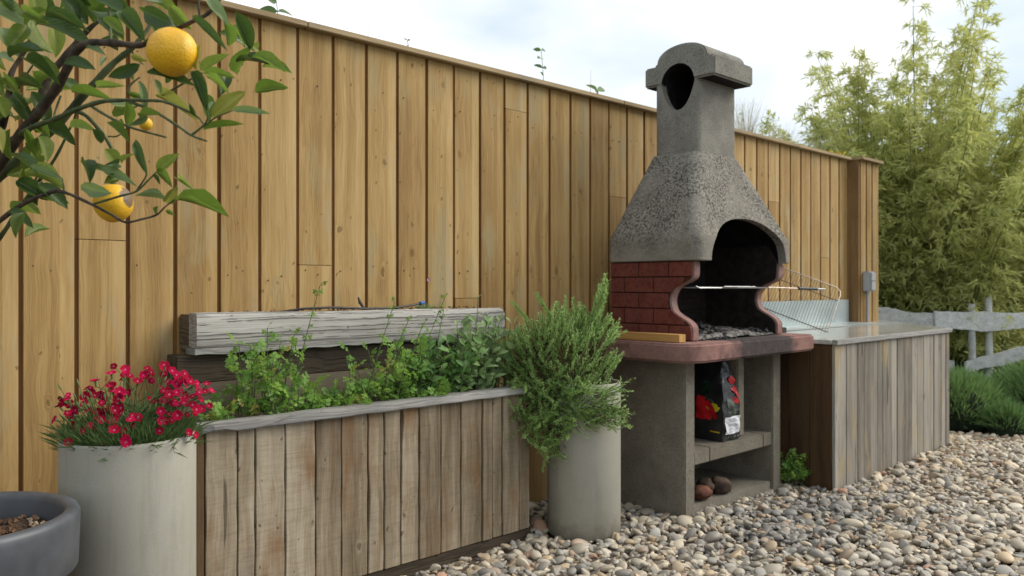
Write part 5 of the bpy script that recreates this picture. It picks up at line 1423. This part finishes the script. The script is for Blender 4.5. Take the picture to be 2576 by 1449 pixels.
tussock(6.75, 3.3, .62, 160, 'feathery dry grass over the fence behind the yellow flowers', .10)
sd = empty('yellow_sedum', (6.3, 2.95, 1.86), 'low yellow flowering sedum spilling along the fence top near its right end', 'sedum')
mb = MB(); fb = MB()
for _ in range(800):
    x_ = 6.22 + random.gauss(0,.16); y_ = 2.92 + random.gauss(0,.05); z_ = 1.97 + .05*math.exp(-((x_-6.2)/.25)**2) + random.gauss(0,.012); s = random.uniform(.006,.012); p = Vector((x_,y_,z_))
    a_ = rv(1).normalized()*s; b_ = a_.cross(rv()).normalized()*s; mb.add([p-a_, p+b_, p+a_, p-b_], [(0,1,2,3)])
for _ in range(900):
    x_ = 6.22 + random.gauss(0,.17); y_ = 2.94 + random.gauss(0,.05); blade(fb, Vector((x_,y_,1.85+random.random()*.10)), rv(.5)+Vector((0,0,.8)), random.uniform(.02,.04), .006)
tag(mb.build('flower', M['sedum'], sd), kind='stuff'); tag(fb.build('foliage', M['weed'], sd), kind='stuff')
pk = empty('leafy_perennial', (6.0, 3.35, 1.7), 'loose pale green perennial behind the fence between the dry grasses', 'perennial'); fb = MB()
for _ in range(34):
    b = Vector((6.0+random.gauss(0,.22), 3.35+random.gauss(0,.1), 1.7)); tp = b + Vector((random.gauss(0,.1),0,random.uniform(.35,.7))); P_ = bez(b, b.lerp(tp,.5)+rv(.02), tp, 6)
    for k in range(26): i = min(5, 1+k//5); blade(fb, P_[i].lerp(P_[i+1 if i < 6 else 6], random.random()), rv(.6)+Vector((0,0,.5)), random.uniform(.03,.06), .009)
tag(fb.build('foliage', M['weed'], pk), kind='stuff')

# ================================================================== bamboo
BL = [leaf_mesh('leaf', 'bamboo', .17, .25, .25, 4, seed_=k+70) for k in range(4)]
def bamboo(x, y, r0, culms, hmax, label, parts, seed_, mat='bamboo', dens=1.0, leanout=1.0):
    random.seed(seed_); root = empty('bamboo', (x,y,GZ), label, 'bamboo', 'bamboo clumps beyond the fence'); lf = MB(); tw = MB(); cand = []
    for c in range(culms):
        a = random.uniform(0,6.28); r_ = r0*math.sqrt(random.random()); b = Vector((x+r_*math.cos(a)*.55, y+r_*math.sin(a)*.55, GZ))
        h = hmax*random.uniform(.60,.92 if random.random() < .75 else 1.03)*(1 - .30*(r_/r0)**2); out = Vector((math.cos(a), math.sin(a), 0))*(.25+.75*r_/r0)*leanout*random.uniform(.5,1.15)
        P_ = [b + out*(t_**2.0)*.95 + Vector((0,0,h*(t_ - .10*t_**3))) for t_ in [i/16 for i in range(17)]]
        mb = MB(); mb.tube(P_, [.008*(1-.8*i/16)+.0012 for i in range(17)], 6, caps=False); autosmooth(mb.build('culm', M['culm'], root), 80)
        for i in range(3, 17):
            for _ in range(int(5*dens*(1.25 if i < 10 else .8))):
                p = P_[i] + rv(.02); d_ = (Vector((random.gauss(0,1), random.gauss(0,1), random.uniform(-.1,.9)))).normalized(); L = random.uniform(.12,.42)*(1.15 - i/22)
                q = p + d_*L + Vector((0,0,-.05)); tw.tube([p, p.lerp(q,.5)+Vector((0,0,.03)), q], [.0018,.0014,.0008], 4, caps=False)
                for k in range(random.randint(13,19)):
                    f = random.uniform(.25,1); s = p.lerp(q,f) + Vector((0,0,.03*math.sin(3.14*f))); dd = d_*.5 + rv(.55) + Vector((0,0,-.12))
                    cand.append((s, s + dd.normalized()*random.uniform(.05,.105)))
    # leaves that show largest become leaves of their own
    cand.sort(key=lambda c: (c[0]-CAMP).length - (c[1]-c[0]).length*12)
    for i, (s, e) in enumerate(cand):
        if i < parts: put('leaf', random.choice(BL), root, s, e, rv(.6)+Vector((0,0,.8)), 1)
        else: blade(lf, s, e-s, (e-s).length, .0155, rv(), .2)
    tag(lf.build('foliage', M[mat], root), kind='stuff'); tag(tw.build('twigs', M['culm'], root), kind='stuff')
    print('bamboo leaves', len(cand))
bamboo(8.45, 3.05, 1.40, 112, 4.25, 'tall airy yellow green bamboo rising just behind the end of the board fence', 230, 11, dens=1.15)
bamboo(9.9, 2.3, 1.1, 34, 3.3, 'lower bamboo at the right edge of the view behind the split rail fence', 60, 12, dens=1.1)
bamboo(8.3, 4.5, .9, 20, 3.05, 'slender bamboo further left, its thin tips above the fence capping', 40, 13, dens=1.0, leanout=.9)
bamboo(8.05, 3.45, .8, 34, 4.15, 'feathery bamboo crown nearest the board fence end, left of the tallest canes', 60, 14, dens=1.15, leanout=.8)
bamboo(9.1, 2.75, .8, 30, 4.0, 'bamboo stand right of the tallest canes, arching over the split rails', 60, 15, dens=1.1)
random.seed(99)
# dark hedge far behind
def hedge(pts_, h, label, dens, name='hedge', sz=.10):
    root = empty(name, (pts_[0][0], pts_[0][1], GZ), label, 'hedge', 'dark hedges beyond the garden'); core = MB(); lf = MB(); n_ = len(pts_)
    for i in range(n_-1):
        (xa, ya, ra), (xb, yb_, rb) = pts_[i], pts_[i+1]; L = math.hypot(xb-xa, yb_-ya)
        for _ in range(int(dens*L*h)):
            t_ = random.random(); x_ = xa+(xb-xa)*t_; y_ = ya+(yb_-ya)*t_; r_ = ra+(rb-ra)*t_; a = random.uniform(0, 6.28); hh = h*(.86+.16*mn.noise(Vector((x_*1.3,y_*1.3,0))))
            z_ = random.random()**.8*hh; k = r_*(1-.5*(z_/hh)**2)*random.uniform(.75,1.08)
            p = Vector((x_+math.cos(a)*k, y_+math.sin(a)*k, z_)); d_ = rv(1); blade(lf, p, d_, sz*random.uniform(.6,1.4), sz*.55)
        ring_ = []
        for (x_, y_, r_) in ((xa,ya,ra),(xb,yb_,rb)):
            ring_.append([(x_+math.cos(a)*r_*.7*s, y_+math.sin(a)*r_*.7*s, z_) for (z_, s) in ((GZ,1),(h*.5,1),(h*.78,.6)) for a in [k*math.pi/4 for k in range(8)]])
        vs_ = ring_[0] + ring_[1]; bm = bmesh.new(); 
        for v_ in vs_: bm.verts.new(v_)
        r2 = bmesh.ops.convex_hull(bm, input=bm.verts); me_ = D.meshes.new('t'); 
        bmesh.ops.delete(bm, geom=[v_ for v_ in bm.verts if not v_.link_faces], context='VERTS'); bm.to_mesh(me_); bm.free()
        core.add([tuple(v_.co) for v_ in me_.vertices], [tuple(p.vertices) for p in me_.polygons]); D.meshes.remove(me_)
    core.build('inner_twigs', M['hedgecore'], root); tag(lf.build('foliage', M['hedge'], root), kind='stuff')
hedge([(7.9,5.2,.7),(9.6,4.2,.7),(11.0,3.0,.7),(12.4,1.2,.7),(13.4,-1.0,.7)], 2.0, 'dense dark green hedge closing the garden behind the bamboo', 900, sz=.10)

# split rail fence
sr = empty('split_rail_fence', (7.5, 2.5, GZ), 'rustic fence of wavy silver grey split rails in front of the bamboo', 'fence')
def slab_rail(P0, P1, hz0, hz1, wav, seed_, name='rail', thick=.03):
    r_ = random.Random(seed_); n_ = 22; mb = MB(); vs_ = []; P0 = Vector(P0); P1 = Vector(P1); s = (P1-P0); s.z = 0; s.normalize(); nr = Vector((-s.y, s.x, 0))*thick*.5
    for i in range(n_+1):
        t_ = i/n_; c = P0.lerp(P1, t_); c = c + Vector((0,0,wav*2.2*math.sin(t_*3.1*1.3+seed_))); hh = (hz0+(hz1-hz0)*t_)*.5
        a = hh*(1+.07*math.sin(i*.7+seed_)+r_.uniform(-.05,.05)); b = hh*(1+.12*math.sin(i*.5+seed_*2)+r_.uniform(-.05,.05))
        vs_ += [c-nr-Vector((0,0,b)), c-nr*1.1+Vector((0,0,a)), c+nr+Vector((0,0,a*.97)), c+nr-Vector((0,0,b))]
    fs = [(q*4+k, q*4+(k+1) % 4, (q+1)*4+(k+1) % 4, (q+1)*4+k) for q in range(n_) for k in range(4)] + [(0,3,2,1), (n_*4,n_*4+1,n_*4+2,n_*4+3)]
    mb.add(vs_, fs); return autosmooth(mb.build(name, M['greyrail'], sr, bevel=.004), 50)
slab_rail((6.95,3.05,.735), (7.50,2.52,.70), .15,.15, .01, 1); slab_rail((7.44,2.545,.655), (8.35,1.70,.795), .16,.145, .020, 2)
slab_rail((8.36,1.73,.76), (9.0,1.1,.74), .11,.10, .010, 6); slab_rail((7.62,2.36,.30), (8.1,1.93,.45), .10,.13, .0, 4); slab_rail((8.12,1.95,.46),(8.9,1.2,.44), .12,.11, .01, 5)
slab_rail((6.95,3.08,.36), (7.60,2.44,.32), .10,.10, .01, 8)
for (x_, y_, z_) in ((7.70,2.33,.84),(7.84,2.24,.90),(8.17,1.92,.50),(7.05,2.99,.80),(8.7,1.40,.85)):
    mb = MB(); mb.tube([(x_,y_,GZ-.03),(x_+.01,y_,z_*.5),(x_-.004,y_,z_)], [.034,.031,.028], 7); autosmooth(mb.build('post', M['greyrail'], sr), 60)

# low bushes at the right
def bush(x, y, r_, h, label, cnt, mat='bush', w_=.008):
    root = empty('low_bush', (x,y,GZ), label, 'bush', 'low green bushes at the right edge of the gravel'); mb = MB()
    for _ in range(cnt):
        a = random.uniform(0,6.28); k = math.sqrt(random.random()); el_ = math.acos(min(1,k)); R_ = r_*(1+.16*mn.noise(Vector((math.cos(a)*2+x, math.sin(a)*2+y, 0))))
        p = Vector((x+R_*k*math.cos(a), y+R_*k*math.sin(a), GZ + h*math.sin(el_)*random.uniform(.72,.97) + .03)); d_ = Vector((math.cos(a)*k, math.sin(a)*k, .35+.9*math.sin(el_))) + rv(.28)
        blade(mb, p - d_.normalized()*.03, d_, random.uniform(.06,.13), w_, rv())
    core = MB(); vs_ = []; fs = []; na, nr_ = 14, 6
    for i in range(nr_+1):
        for k in range(na):
            e_2 = i/nr_*math.pi/2; q = 1+.1*random.random(); vs_.append((x+r_*.78*q*math.cos(e_2)*math.cos(6.283*k/na), y+r_*.78*q*math.cos(e_2)*math.sin(6.283*k/na), GZ+h*.74*math.sin(e_2)))
    for i in range(nr_):
        for k in range(na): fs.append((i*na+k, i*na+(k+1) % na, (i+1)*na+(k+1) % na, (i+1)*na+k))
    core.add(vs_, fs); core.build('inner_twigs', M['hedgecore'], root); tag(mb.build('foliage', M[mat], root), kind='stuff')
bush(6.62, 2.15, .42, .36, 'green lavender mound touching the right end of the plank box', 4200)
bush(7.05, 1.62, .45, .45, 'larger green lavender mound under the lower split rail', 4800)
bush(6.85, 1.30, .30, .34, 'small dusky bush at the right edge nearest the gravel', 2600)
bush(7.6, 1.1, .45, .42, 'green mound beyond the right edge of the gravel', 3200)
bush(7.55, 2.65, .36, .22, 'pale green mound at the foot of the split rail posts', 3000, 'weed', .012)
bush(8.1, 3.2, .55, .45, 'loose green growth at the bamboo foot behind the rails', 3000, 'weed', .014)
bush(6.42, 1.72, .16, .16, 'little low tuft spilling on to the pebbles beside the plank box', 900)
